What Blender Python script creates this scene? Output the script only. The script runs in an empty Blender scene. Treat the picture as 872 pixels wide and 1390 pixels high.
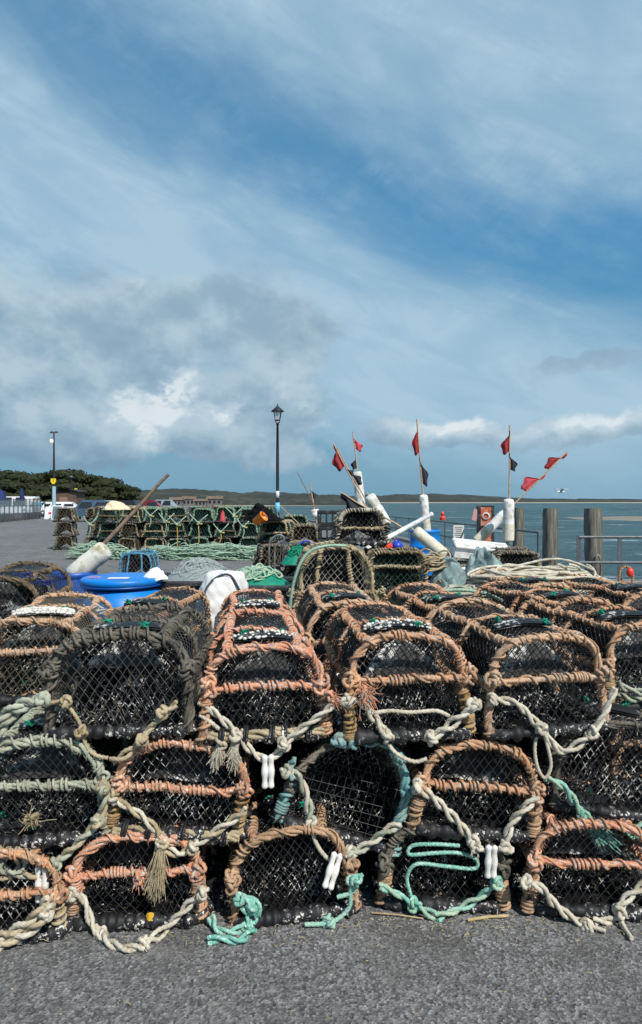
import bpy, math, random
import numpy as np
from mathutils import Matrix, Vector, Euler
PI = math.pi
RAD = math.radians
scn = bpy.context.scene
COL = scn.collection
RS = np.random.RandomState(7)
random.seed(7)
F = 900.0; CX = 436.0; HY = 680.0; CH = 1.54

def P(px, py, Y):
    """a point of the quay seen at picture place px,py when it stands Y metres away"""
    return np.array([(px-CX)*Y/F, Y, CH-(py-HY)*Y/F])

# ------------------------------------------------------------------ mesh collector
class MB:
    def __init__(self):
        self.v = []; self.f = []; self.n = 0
    def add(self, verts, faces, mat=0, uv=None):
        verts = np.asarray(verts, float).reshape(-1, 3)
        faces = np.asarray(faces, int)
        if len(faces) == 0: return
        self.v.append(verts); self.f.append((faces+self.n, mat, uv)); self.n += len(verts)
    def build(self, name, mats, parent=None, smooth=True, M=None):
        me = bpy.data.meshes.new(name)
        V = np.concatenate(self.v) if self.v else np.zeros((0, 3))
        if M is not None:
            A = np.array(M); V = V@A[:3, :3].T+A[:3, 3]
        me.vertices.add(len(V)); me.vertices.foreach_set('co', V.ravel())
        loops = np.concatenate([f.ravel() for f, _, _ in self.f])
        tot = np.concatenate([np.full(len(f), f.shape[1]) for f, _, _ in self.f])
        mi = np.concatenate([np.full(len(f), m) for f, m, _ in self.f])
        st = np.concatenate([[0], np.cumsum(tot)[:-1]])
        me.loops.add(len(loops)); me.loops.foreach_set('vertex_index', loops)
        me.polygons.add(len(tot)); me.polygons.foreach_set('loop_start', st)
        me.polygons.foreach_set('loop_total', tot)
        me.polygons.foreach_set('material_index', mi)
        me.polygons.foreach_set('use_smooth', np.full(len(tot), smooth))
        if any(u is not None for _, _, u in self.f):
            uvl = me.uv_layers.new(name='UVMap')
            arr = np.concatenate([(u.reshape(-1, 2) if u is not None else np.zeros((f.size, 2))) for f, _, u in self.f])
            uvl.data.foreach_set('uv', arr.ravel())
        if not isinstance(mats, (list, tuple)): mats = [mats]
        for m in mats: me.materials.append(m)
        me.update(calc_edges=True); me.validate()
        o = bpy.data.objects.new(name, me); COL.objects.link(o)
        if parent is not None: o.parent = parent
        return o

def nrm(a):
    return a/np.maximum(np.linalg.norm(a, axis=-1, keepdims=True), 1e-9)

def resample(p, step):
    p = np.asarray(p, float)
    d = np.linalg.norm(np.diff(p, axis=0), axis=1); s = np.concatenate([[0], np.cumsum(d)])
    n = max(2, int(s[-1]/step)+1); t = np.linspace(0, s[-1], n)
    return np.stack([np.interp(t, s, p[:, i]) for i in range(3)], 1), t

def spline(pts, sub=10, closed=False):
    p = np.asarray(pts, float)
    if closed: q = np.vstack([p[-1:], p, p[:2]])
    else: q = np.vstack([2*p[0]-p[1], p, 2*p[-1]-p[-2]])
    out = []
    for i in range(1, len(q)-2):
        a, b, c, d = q[i-1], q[i], q[i+1], q[i+2]
        for t in np.linspace(0, 1, sub, endpoint=False):
            out.append(.5*((2*b)+(c-a)*t+(2*a-5*b+4*c-d)*t*t+(3*b-a-3*c+d)*t**3))
    out.append(q[-2]); return np.array(out)

def sn(n, k, rng=RS):
    """smooth 1-d noise of n samples with about k waves"""
    k = max(3, int(k)+2)
    x = np.linspace(0, k-1, n); a = rng.randn(k+1)
    i = np.minimum(x.astype(int), k-1); f = x-i; f = f*f*(3-2*f)
    return a[i]*(1-f)+a[i+1]*f

def sweep(mb, p, r, segs=8, ref=(0, 0, 1), strands=0, pitch=.06, amp=.3, mat=0, cap=True, closed=False):
    p = np.asarray(p, float); n = len(p)
    if n < 2: return
    T = nrm(np.gradient(p, axis=0))
    if closed:
        T = nrm(np.roll(p, -1, 0)-np.roll(p, 1, 0))
    ref = np.broadcast_to(np.asarray(ref, float), p.shape)
    par = np.abs((ref*T).sum(1)) > .97
    if par.any():
        ref = ref.copy(); ref[par] += np.array([.31, .47, .23])
    N = nrm(ref-(ref*T).sum(1)[:, None]*T); B = np.cross(T, N)
    a = np.arange(segs)*2*PI/segs
    d = np.linalg.norm(np.diff(p, axis=0), axis=1); s = np.concatenate([[0], np.cumsum(d)])
    rr = np.broadcast_to(np.asarray(r, float).reshape(-1, 1) if np.ndim(r) else np.full((1, 1), float(r)), (n, segs)).copy()
    if strands:
        rr = rr*(1-amp+amp*1.15*np.abs(np.cos(.5*strands*(a[None, :]-2*PI*s[:, None]/pitch))))
    V = p[:, None, :]+rr[:, :, None]*(np.cos(a)[None, :, None]*N[:, None, :]+np.sin(a)[None, :, None]*B[:, None, :])
    V = V.reshape(-1, 3)
    m = n if closed else n-1
    i = np.arange(m)[:, None]; k = np.arange(segs)[None, :]; k2 = (k+1) % segs; i2 = (i+1) % n
    Fq = np.stack([i*segs+k, i*segs+k2, i2*segs+k2, i2*segs+k], -1).reshape(-1, 4)
    su = s/pitch if pitch else s
    s2 = np.concatenate([su, [su[-1]+.1]])
    u0 = np.broadcast_to(s2[:m, None], (m, segs)); u1 = np.broadcast_to(s2[1:m+1, None], (m, segs))
    v0 = np.broadcast_to(k/segs, (m, segs)); v1 = np.broadcast_to((k+1)/segs, (m, segs))
    uv = np.stack([np.stack([u0, v0], -1), np.stack([u0, v1], -1), np.stack([u1, v1], -1), np.stack([u1, v0], -1)], 2)
    mb.add(V, Fq, mat, uv.reshape(-1, 4, 2))
    if cap and not closed:
        c = np.arange(segs)
        mb.add(V[:segs], c[None, ::-1], mat); mb.add(V[-segs:], c[None, :], mat)

def frames(p, ref):
    T = nrm(np.gradient(p, axis=0)); ref = np.broadcast_to(np.asarray(ref, float), p.shape).copy()
    par = np.abs((ref*T).sum(1)) > .97
    ref[par] += np.array([.31, .47, .23])
    N = nrm(ref-(ref*T).sum(1)[:, None]*T); return T, N, np.cross(T, N)

def lash(mb, path, ref, R=.018, cr=.0085, nc=3, wr=.006, pitch=.04, q=1.0, mat=0, wmat=0, knots=2, rng=RS, segs=9):
    """a bundle of laid ropes bound round and round by a thinner rope"""
    p, t = resample(path, .007*q); n = len(p); L = t[-1]
    T, N, B = frames(p, ref)
    wob = sn(n, L/.09, rng)[:, None]*.0022*N+sn(n, L/.09, rng)[:, None]*.0022*B
    p = p+wob
    tw = rng.uniform(0, 6)+2*PI*t/.24+.9*sn(n, L/.25, rng)
    for c in range(nc):
        a = tw+2*PI*c/nc+.40*sn(n, L/.07, rng)
        rad = (R-cr)*(1+.30*sn(n, L/.05, rng))
        q1 = p+rad[:, None]*(np.cos(a)[:, None]*N+np.sin(a)[:, None]*B)
        sweep(mb, q1, cr*(1+.10*sn(n, L/.016, rng)), segs, ref, 3 if q < 1.8 else 0, .042, .42, mat, cap=True)
    if wr > 0:
        # spiral binding
        m = int(L/pitch*11/q**.5)+8
        u = np.linspace(0, 1, m)
        dens = np.clip(1+.55*sn(m, L/.1, rng), .35, 2.4)
        for k in range(knots):
            c = rng.uniform(0, 1); dens += 3.2*np.exp(-((u-c)*L/.018)**2)
        ph = np.cumsum(dens); ph = ph/ph[-1]*dens.mean()*L/pitch*2*PI+rng.uniform(0, 6)
        m2 = int(min(9000, abs(ph[-1]-ph[0])/(2*PI)*(11/q**.5)))+8
        uu = np.interp(np.linspace(ph[0], ph[-1], m2), ph, u); pp = np.linspace(ph[0], ph[-1], m2)
        ii = uu*(n-1)
        def ip(A): return np.stack([np.interp(ii, np.arange(n), A[:, j]) for j in range(3)], 1)
        pc, Nc, Bc, Tc = ip(p), nrm(ip(N)), nrm(ip(B)), nrm(ip(T))
        rw = (R+wr*.55)*(1+.07*sn(m2, len(uu)/14, rng))
        w = pc+rw[:, None]*(np.cos(pp)[:, None]*Nc+np.sin(pp)[:, None]*Bc)
        sweep(mb, w, wr, 6 if q < 1.5 else 4, Tc, 2 if q < 1.5 else 0, .03, .3, wmat)
    if q < 1.6:      # loose fibres standing off the worn rope
        m = int(L*800); i = rng.randint(0, n, m); a = rng.uniform(0, 2*PI, m); d = np.cos(a)[:, None]*N[i]+np.sin(a)[:, None]*B[i]
        q0 = p[i]+d*(R-.001); d2 = nrm(d+rng.randn(m, 3)*.9); ln = rng.uniform(.005, .022, m)[:, None]; sd = nrm(np.cross(d2, rng.randn(m, 3)))*.0007
        mb.add(np.stack([q0-sd, q0+sd, q0+d2*ln], 1).reshape(-1, 3), np.arange(m*3).reshape(-1, 3), mat)

def rope(mb, pts, r=.009, ref=(0, 1, 0), mat=0, sub=10, step=None, segs=9, sag=0, smooth=True, closed=False, amp=.34):
    p = spline(pts, sub, closed) if smooth else np.asarray(pts, float)
    p, t = resample(p, step or r*.7)
    sweep(mb, p, r, segs, ref, 3, r*6.2, amp, mat, closed=False)

def knot(mb, c, R=.017, r=.008, mat=0, rng=RS, turns=1):
    """a tight over-and-under knot"""
    c = np.asarray(c, float)
    t = np.linspace(0, 2*PI, 56)
    k = np.stack([np.sin(t)+2*np.sin(2*t), np.cos(t)-2*np.cos(2*t), -1.3*np.sin(3*t)], 1)/3*R*1.25
    A = np.array(Euler((rng.uniform(0, 6), rng.uniform(0, 6), rng.uniform(0, 6))).to_matrix())
    p = k@A.T+c
    sweep(mb, p, r, 8, A[:, 2], 3, r*6, .3, mat, closed=False)

def tassel(mb, c, d, L=.12, w=.03, n=60, r=.0018, mat=0, rng=RS):
    c = np.asarray(c, float); d = nrm(np.asarray(d, float))
    for i in range(n):
        o = rng.randn(3)*w*.25; e = rng.randn(3)*w*.6
        l = L*rng.uniform(.6, 1.05)
        u = np.linspace(0, 1, 7)[:, None]
        p = c+o+u*d*l+e*u**1.3+np.stack([sn(7, 2, rng), sn(7, 2, rng), sn(7, 2, rng)], 1)*.004*u
        sweep(mb, p, r*np.linspace(1.1, .6, 7), 4, (0, 1, 0), 0, .03, 0, mat)

def box(mb, c, s, mat=0, rot=None, bev=0):
    x, y, z = np.array(s)/2.0; b = min(bev, x*.9, y*.9, z*.9)
    if b <= 0:
        v = np.array([[i*x, j*y, k*z] for i in (-1, 1) for j in (-1, 1) for k in (-1, 1)])
        f = [[0, 1, 3, 2], [4, 6, 7, 5], [0, 4, 5, 1], [2, 3, 7, 6], [0, 2, 6, 4], [1, 5, 7, 3]]
        fs = [np.array(f)]
    else:
        v = []
        for i in (-1, 1):
            for j in (-1, 1):
                for k in (-1, 1):
                    v += [[i*x, j*(y-b), k*(z-b)], [i*(x-b), j*y, k*(z-b)], [i*(x-b), j*(y-b), k*z]]
        v = np.array(v)
        def I(i, j, k, a): return ((i*2+j)*2+k)*3+a
        f = []
        for i in (0, 1): q = [I(i, 0, 0, 0), I(i, 0, 1, 0), I(i, 1, 1, 0), I(i, 1, 0, 0)]; f.append(q if i == 0 else q[::-1])
        for j in (0, 1): q = [I(0, j, 0, 1), I(1, j, 0, 1), I(1, j, 1, 1), I(0, j, 1, 1)]; f.append(q if j == 0 else q[::-1])
        for k in (0, 1): q = [I(0, 0, k, 2), I(0, 1, k, 2), I(1, 1, k, 2), I(1, 0, k, 2)]; f.append(q if k == 0 else q[::-1])
        for i in (0, 1):
            for j in (0, 1): f.append([I(i, j, 0, 0), I(i, j, 1, 0), I(i, j, 1, 1), I(i, j, 0, 1)])
        for i in (0, 1):
            for k in (0, 1): f.append([I(i, 0, k, 0), I(i, 1, k, 0), I(i, 1, k, 2), I(i, 0, k, 2)])
        for j in (0, 1):
            for k in (0, 1): f.append([I(0, j, k, 1), I(1, j, k, 1), I(1, j, k, 2), I(0, j, k, 2)])
        fs = [np.array(f), np.array([[I(i, j, k, 0), I(i, j, k, 1), I(i, j, k, 2)] for i in (0, 1) for j in (0, 1) for k in (0, 1)])]
    if rot is not None:
        v = v@np.array(Euler(rot).to_matrix()).T
    v = v+np.array(c)
    base = mb.n
    mb.v.append(v); mb.n += len(v)
    for f in fs: mb.f.append((f+base, mat, None))

def lathe(mb, prof, c=(0, 0, 0), segs=24, mat=0, axis=None, caps=True):
    """prof: list of (radius, height) turned round z, or round the axis given"""
    prof = np.array(prof, float); a = np.arange(segs)*2*PI/segs; n = len(prof)
    V = np.stack([prof[:, :1]*np.cos(a), prof[:, :1]*np.sin(a), np.repeat(prof[:, 1:], segs, 1)], -1).reshape(-1, 3)
    if axis is not None:
        q = Vector((0, 0, 1)).rotation_difference(Vector(axis)).to_matrix(); V = V@np.array(q).T
    V = V+np.array(c)
    i = np.arange(n-1)[:, None]; k = np.arange(segs)[None, :]; k2 = (k+1) % segs
    Fq = np.stack([i*segs+k, i*segs+k2, (i+1)*segs+k2, (i+1)*segs+k], -1).reshape(-1, 4)
    b = mb.n; mb.v.append(V); mb.n += len(V); mb.f.append((Fq+b, mat, None))
    if caps:
        r = np.arange(segs)
        mb.f.append(((r[::-1]+b)[None], mat, None)); mb.f.append(((r+b+(n-1)*segs)[None], mat, None))

def grid(mb, fn, nu, nv, mat=0, thick=0):
    u, v = np.meshgrid(np.linspace(0, 1, nu), np.linspace(0, 1, nv), indexing='ij')
    V = fn(u.ravel(), v.ravel())
    i = np.arange(nu-1)[:, None]; j = np.arange(nv-1)[None, :]
    Fq = np.stack([i*nv+j, (i+1)*nv+j, (i+1)*nv+j+1, i*nv+j+1], -1).reshape(-1, 4)
    mb.add(V, Fq, mat)

def vnoise(p, s, seed=0, oct=3):
    """cheap smooth 3-d noise from sines"""
    r = np.random.RandomState(seed+11); out = 0; a = 1
    for o in range(oct):
        for k in range(4):
            d = r.randn(3)*s*(1.9**o); out = out+a*np.sin(p@d+r.uniform(0, 6))
        a *= .5
    return out/4

# ------------------------------------------------------------------ materials
def newmat(name):
    m = bpy.data.materials.new(name); m.use_nodes = True
    nt = m.node_tree; b = nt.nodes['Principled BSDF']
    return m, nt, b
def nd(nt, t, **k):
    n = nt.nodes.new(t)
    for a, v in k.items():
        if a in n.inputs: n.inputs[a].default_value = v
        else: setattr(n, a, v)
    return n
def noise(nt, scale, detail=3, rough=.55, coord='Object', dist=0, vec=None, stretch=None):
    n = nd(nt, 'ShaderNodeTexNoise'); n.inputs['Scale'].default_value = scale
    n.inputs['Detail'].default_value = detail; n.inputs['Roughness'].default_value = rough
    n.inputs['Distortion'].default_value = dist
    if vec is None:
        tc = nd(nt, 'ShaderNodeTexCoord'); vec = tc.outputs[coord]
    if stretch:
        mp = nd(nt, 'ShaderNodeMapping'); mp.inputs['Scale'].default_value = stretch
        nt.links.new(vec, mp.inputs['Vector']); vec = mp.outputs[0]
    nt.links.new(vec, n.inputs['Vector']); return n.outputs['Fac']
def ramp(nt, fac, stops, interp='LINEAR'):
    r = nd(nt, 'ShaderNodeValToRGB'); r.color_ramp.interpolation = interp
    e = r.color_ramp.elements
    while len(e) < len(stops): e.new(.5)
    for i, (p, c) in enumerate(stops):
        e[i].position = p; e[i].color = tuple(c)+(1,) if len(c) == 3 else c
    nt.links.new(fac, r.inputs[0]); return r.outputs[0]
def g3(v): return (v, v, v)
def mix(nt, fac, a, b, mode='MIX'):
    m = nd(nt, 'ShaderNodeMix', data_type='RGBA', blend_type=mode)
    for s, x in ((0, fac), (6, a), (7, b)):
        if hasattr(x, 'links') or hasattr(x, 'is_output'): nt.links.new(x, m.inputs[s])
        elif s == 0: m.inputs[0].default_value = x
        else: m.inputs[s].default_value = tuple(x)+(1,) if len(x) == 3 else x
    return m.outputs[2]
def bump(nt, b, h, strength=.5, dist=.01):
    n = nd(nt, 'ShaderNodeBump'); n.inputs['Strength'].default_value = strength
    n.inputs['Distance'].default_value = dist
    nt.links.new(h, n.inputs['Height']); nt.links.new(n.outputs[0], b.inputs['Normal'])
def math_(nt, op, a, b=0.0, c=None, clamp=False):
    n = nd(nt, 'ShaderNodeMath', operation=op); n.use_clamp = clamp
    for i, x in enumerate((a, b) if c is None else (a, b, c)):
        if isinstance(x, (int, float)): n.inputs[i].default_value = x
        else: nt.links.new(x, n.inputs[i])
    return n.outputs[0]

def simple(name, col, rough=.6, var=.25, scale=8, metal=0, bumps=0, dirt=None, dscale=3, spec=.5, bscale=60):
    m, nt, b = newmat(name)
    a = tuple(c*(1-var) for c in col); d = tuple(min(1, c*(1+var)) for c in col)
    c = ramp(nt, noise(nt, scale, 4, .6), [(.3, a), (.7, d)])
    if dirt:
        f = ramp(nt, noise(nt, dscale, 6, .65), [(.48, g3(0)), (.66, g3(1))])
        c = mix(nt, f, c, dirt)
    nt.links.new(c, b.inputs['Base Color'])
    b.inputs['Roughness'].default_value = rough; b.inputs['Metallic'].default_value = metal
    b.inputs['Specular IOR Level'].default_value = spec
    if bumps: bump(nt, b, noise(nt, bscale, 4, .6), bumps, .004)
    return m

def rope_mat(name, c1, c2, fleck=None, dirt=(.08, .06, .045), dam=.5, fpos=.62, bstr=.6, specks=False, rough=.85):
    m, nt, b = newmat(name)
    c = ramp(nt, noise(nt, 9, 4, .6), [(.32, c1), (.68, c2)])
    # single yarns, a little lighter and darker
    y = noise(nt, 1.0, 2, .5, coord='UV', stretch=(5, 26, 1))
    c = mix(nt, .55, c, ramp(nt, y, [(.3, g3(.5)), (.7, g3(1.1))]), 'MULTIPLY')
    if fleck:
        f = ramp(nt, noise(nt, 130, 2, .6), [(fpos-.085, g3(0)), (fpos-.05, g3(1))])
        k2 = ramp(nt, noise(nt, 26, 2, .5), [(.35, g3(.25)), (.6, g3(1))]); f = mix(nt, 1.0, f, k2, 'MULTIPLY')
        c = mix(nt, f, c, fleck)
    f = ramp(nt, noise(nt, 5, 6, .7), [(.42, g3(0)), (.70, g3(.5))])
    c = mix(nt, f, c, tuple(min(.8, .45*x+.27*k) for x, k in zip(c2, (1.05, .88, .62))))
    f = ramp(nt, noise(nt, 24, 6, .7), [(.46, g3(0)), (.68, g3(min(1, dam*1.3)))])
    c = mix(nt, f, c, dirt)
    if specks:
        f = ramp(nt, noise(nt, 70, 4, .6), [(.60, g3(0)), (.63, g3(1))])
        g = ramp(nt, noise(nt, 7, 2, .5), [(.45, g3(0)), (.6, g3(1))])
        c = mix(nt, mix(nt, 1, f, g, 'MULTIPLY'), c, (.7, .68, .62))
    nt.links.new(c, b.inputs['Base Color']); b.inputs['Roughness'].default_value = rough
    b.inputs['Specular IOR Level'].default_value = .25
    bump(nt, b, y, bstr, .003)
    return m

def speck_mat(name, base, white=(.72, .7, .65), s1=55, t1=.58, s2=6, t2=.45, rough=.55, spec=.4):
    """dark net or rubber crusted with white barnacle specks"""
    m, nt, b = newmat(name)
    c = ramp(nt, noise(nt, 12, 4, .6), [(.3, tuple(x*.6 for x in base)), (.7, tuple(x*1.5 for x in base))])
    f = ramp(nt, noise(nt, s1, 5, .7), [(t1, g3(0)), (t1+.025, g3(1))])
    g = ramp(nt, noise(nt, s2, 3, .5), [(t2, g3(0)), (t2+.12, g3(1))])
    k = mix(nt, 1, f, g, 'MULTIPLY')
    c = mix(nt, k, c, white)
    nt.links.new(c, b.inputs['Base Color']); b.inputs['Roughness'].default_value = rough
    b.inputs['Specular IOR Level'].default_value = spec
    bump(nt, b, k, .5, .003)
    return m

M = {}
M['orange'] = rope_mat('rope_orange', (.50, .21, .10), (.72, .39, .20), fleck=(.50, .52, .48), fpos=.62, dam=.5)
M['orange_bright'] = rope_mat('rope_bright_orange', (.64, .21, .095), (.78, .37, .20), fleck=(.50, .58, .60), fpos=.61, dam=.3)
M['orange_pale'] = rope_mat('rope_faded_orange', (.52, .27, .145), (.72, .45, .27), fleck=(.52, .54, .50), fpos=.62, dam=.5)
M['rust'] = rope_mat('rope_rust', (.38, .20, .10), (.60, .38, .23), fleck=(.5, .45, .38), fpos=.68)
M['orange_speck'] = rope_mat('rope_orange_specked', (.54, .21, .11), (.74, .38, .21), fleck=(.7, .68, .62), fpos=.63, specks=True)
M['tan'] = rope_mat('rope_tan', (.36, .28, .16), (.56, .47, .31), dam=.4)
M['ochre'] = rope_mat('rope_ochre', (.36, .19, .06), (.5, .36, .18), dam=.5)
M['white'] = rope_mat('rope_white', (.58, .52, .40), (.74, .70, .60), dirt=(.28, .22, .14), dam=.55, bstr=.8)
M['sage'] = rope_mat('rope_sage', (.30, .34, .25), (.48, .52, .42), fleck=(.5, .45, .32), fpos=.66, dam=.45)
M['teal'] = rope_mat('rope_teal', (.08, .38, .29), (.28, .60, .50), fleck=(.55, .68, .6), fpos=.62, dam=.15)
M['teal_blue'] = rope_mat('rope_teal_blue', (.12, .34, .36), (.25, .5, .5), fleck=(.3, .2, .1), fpos=.64, dam=.4)
M['dark'] = rope_mat('rope_dark', (.045, .042, .036), (.15, .14, .12), fleck=(.2, .18, .15), fpos=.66, dam=.5, dirt=(.03, .028, .025))
M['brown'] = rope_mat('rope_brown', (.08, .06, .04), (.2, .14, .08), dam=.4)
M['mint'] = rope_mat('rope_mint', (.22, .42, .30), (.42, .58, .44), fleck=(.5, .6, .5), fpos=.66, dam=.2)
M['bottle'] = rope_mat('rope_bottle_green', (.05, .15, .11), (.15, .30, .22), dam=.4)
M['yellow'] = rope_mat('rope_yellow', (.48, .34, .06), (.6, .46, .12), dam=.2)
M['sky_rope'] = rope_mat('rope_sky_blue', (.03, .26, .5), (.12, .48, .72), fleck=(.02, .02, .02), fpos=.6, dam=.2)
M['net'] = speck_mat('net_black', (.026, .026, .027), t1=.59, t2=.44, rough=.4)
M['net_speck'] = speck_mat('net_black_specked', (.026, .026, .028), t1=.52, s1=45, t2=.40)
M['net_grey'] = speck_mat('net_grey', (.06, .06, .06), t1=.60)
M['net_white'] = speck_mat('net_pale', (.30, .29, .26), t1=.6)
M['net_tan'] = speck_mat('net_tan', (.12, .10, .065), t1=.62)
M['net_green'] = speck_mat('net_green', (.012, .06, .042), white=(.3, .36, .3), t1=.62, s1=30)
M['twine_green'] = simple('twine_green', (.0, .22, .13), .6, .3, 30)
M['rubber'] = speck_mat('rubber_black', (.013, .013, .015), t1=.56, s1=60, t2=.44, rough=.6, spec=.4)
M['rubber_speck'] = speck_mat('rubber_barnacled', (.013, .014, .017), t1=.53, s1=48, s2=4.5, t2=.44, rough=.5)
M['rubber_white'] = speck_mat('rubber_thick_barnacles', (.02, .024, .03), white=(.75, .73, .68), t1=.42, s1=38, s2=5, t2=.42, rough=.6)
M['funnel'] = speck_mat('funnel_netting', (.045, .045, .045), white=(.72, .7, .65), t1=.49, s1=46, s2=6, t2=.42, rough=.8, spec=.2)
M['barnacle'] = simple('barnacle_crust', (.62, .6, .55), .9, .2, 60)
M['dark_sheet'] = simple('dark_inner_net', (.006, .006, .006), .95, .4, 20, spec=.1)
M['inner'] = speck_mat('inner_netting', (.007, .007, .008), white=(.45, .43, .38), t1=.60, s1=60, t2=.5, rough=.95, spec=.1)  # speckled near-black of the solid sheets that stand in for interior shade
M['toggle'] = simple('white_plastic', (.78, .76, .72), .35, .05, 20, dirt=(.6, .57, .5), dscale=30)
M['blue_drum'] = simple('blue_drum_plastic', (.0, .20, .66), .42, .08, 3, dirt=(.02, .16, .46), dscale=7, bumps=.05)
M['blue_tub'] = simple('blue_tub_plastic', (.005, .08, .42), .42, .15, 3, dirt=(.05, .10, .25), dscale=9, bumps=.05)
M['black_plastic'] = simple('black_plastic', (.02, .021, .023), .45, .3, 10, dirt=(.09, .09, .085), dscale=12)
M['foam'] = simple('dirty_foam', (.68, .66, .58), .85, .08, 12, dirt=(.30, .29, .16), dscale=11, bumps=.5)
M['foam_white'] = simple('white_foam', (.74, .74, .72), .8, .08, 12, dirt=(.42, .39, .31), dscale=9, bumps=.3)
M['float_dirty'] = simple('weathered_float', (.66, .62, .50), .8, .15, 9, dirt=(.30, .23, .12), dscale=5, bumps=.4)
M['wood_pole'] = simple('wood_pole', (.22, .15, .10), .75, .35, 25, dirt=(.09, .07, .055), dscale=18, bumps=.3)
M['cane'] = simple('bamboo_cane', (.50, .34, .20), .6, .2, 30, dirt=(.3, .2, .12), dscale=20)
M['red_flag'] = simple('red_flag', (.30, .022, .028), .8, .3, 10)
M['pink_flag'] = simple('bright_red_flag', (.52, .06, .08), .8, .2, 10)
M['black_flag'] = simple('black_flag', (.018, .02, .03), .7, .3, 10)
M['galv'] = simple('galvanised_rail', (.12, .135, .15), .5, .25, 14, metal=.3, dirt=(.10, .09, .08), dscale=8)
M['pvc'] = simple('white_pipe', (.75, .75, .75), .35, .05, 6, dirt=(.5, .5, .47), dscale=9)
M['iron'] = simple('black_iron', (.015, .016, .018), .45, .3, 12)
M['steel_grey'] = simple('weathered_steel', (.22, .23, .24), .5, .3, 14, metal=.4, dirt=(.14, .08, .04), dscale=20)
M['red_plastic'] = simple('red_plastic', (.75, .05, .03), .4, .1, 5)
M['orange_plastic'] = simple('orange_plastic', (.9, .22, .01), .4, .15, 5)
M['blue_plastic'] = simple('blue_plastic', (.01, .05, .45), .4, .1, 5)
M['lightblue'] = simple('light_blue_plastic', (.12, .5, .85), .5, .1, 5)
M['tarp'] = simple('grey_green_plastic', (.19, .27, .27), .55, .2, 5, dirt=(.11, .16, .15), dscale=6, bumps=.5, bscale=22)
M['bag'] = simple('white_woven_bag', (.72, .72, .70), .7, .06, 6, dirt=(.5, .48, .44), dscale=5, bumps=.25, bscale=120)
M['bag_dark'] = simple('grey_bag_band', (.05, .06, .08), .7, .3, 20)
M['bag_cream'] = simple('cream_sheet', (.70, .55, .38), .8, .1, 8)
M['white_cloth'] = simple('white_cloth', (.8, .79, .77), .9, .05, 8)
M['yellow_paint'] = simple('yellow_sign_paint', (.85, .62, .01), .5, .05, 5)
M['white_paint'] = simple('white_paint', (.75, .76, .78), .5, .06, 5)
M['pole_sleeve'] = simple('pale_blue_sleeve', (.35, .48, .58), .5, .1, 5)
M['red_paint'] = simple('faded_orange_paint', (.50, .10, .045), .6, .3, 12, dirt=(.55, .3, .22), dscale=10)
M['navy'] = simple('navy_fabric', (.008, .02, .12), .8, .2, 5)
M['bulb'] = simple('lamp_frosted', (.6, .6, .58), .3, .05, 5)
M['tape_mat'] = simple('white_sticker', (.75, .74, .72), .5, .05, 8)
M['pink_tape'] = simple('pink_tape', (.65, .25, .45), .5, .1, 8)

def glass_mat(name, col, a=.25, rough=.1):
    m, nt, b = newmat(name); b.inputs['Base Color'].default_value = col+(1,)
    b.inputs['Roughness'].default_value = rough; b.inputs['Alpha'].default_value = a
    return m
M['glass'] = glass_mat('lamp_glass', (.7, .75, .78), .45)
M['screen'] = glass_mat('windbreak_glass', (.35, .45, .5), .35)
M['mono'] = glass_mat('monofilament_net', (.48, .54, .53), .5, .6)

def timber_mat():
    m, nt, b = newmat('weathered_timber')
    g = noise(nt, 3, 6, .65, stretch=(9, 9, .6))
    c = ramp(nt, g, [(.25, (.035, .033, .028)), (.5, (.13, .12, .10)), (.75, (.27, .26, .23))])
    gr = ramp(nt, noise(nt, 2.2, 4, .6), [(.5, g3(0)), (.7, g3(.6))])
    c = mix(nt, gr, c, (.10, .11, .05))
    nt.links.new(c, b.inputs['Base Color']); b.inputs['Roughness'].default_value = .9
    bump(nt, b, g, .8, .02); return m
M['timber'] = timber_mat()

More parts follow.
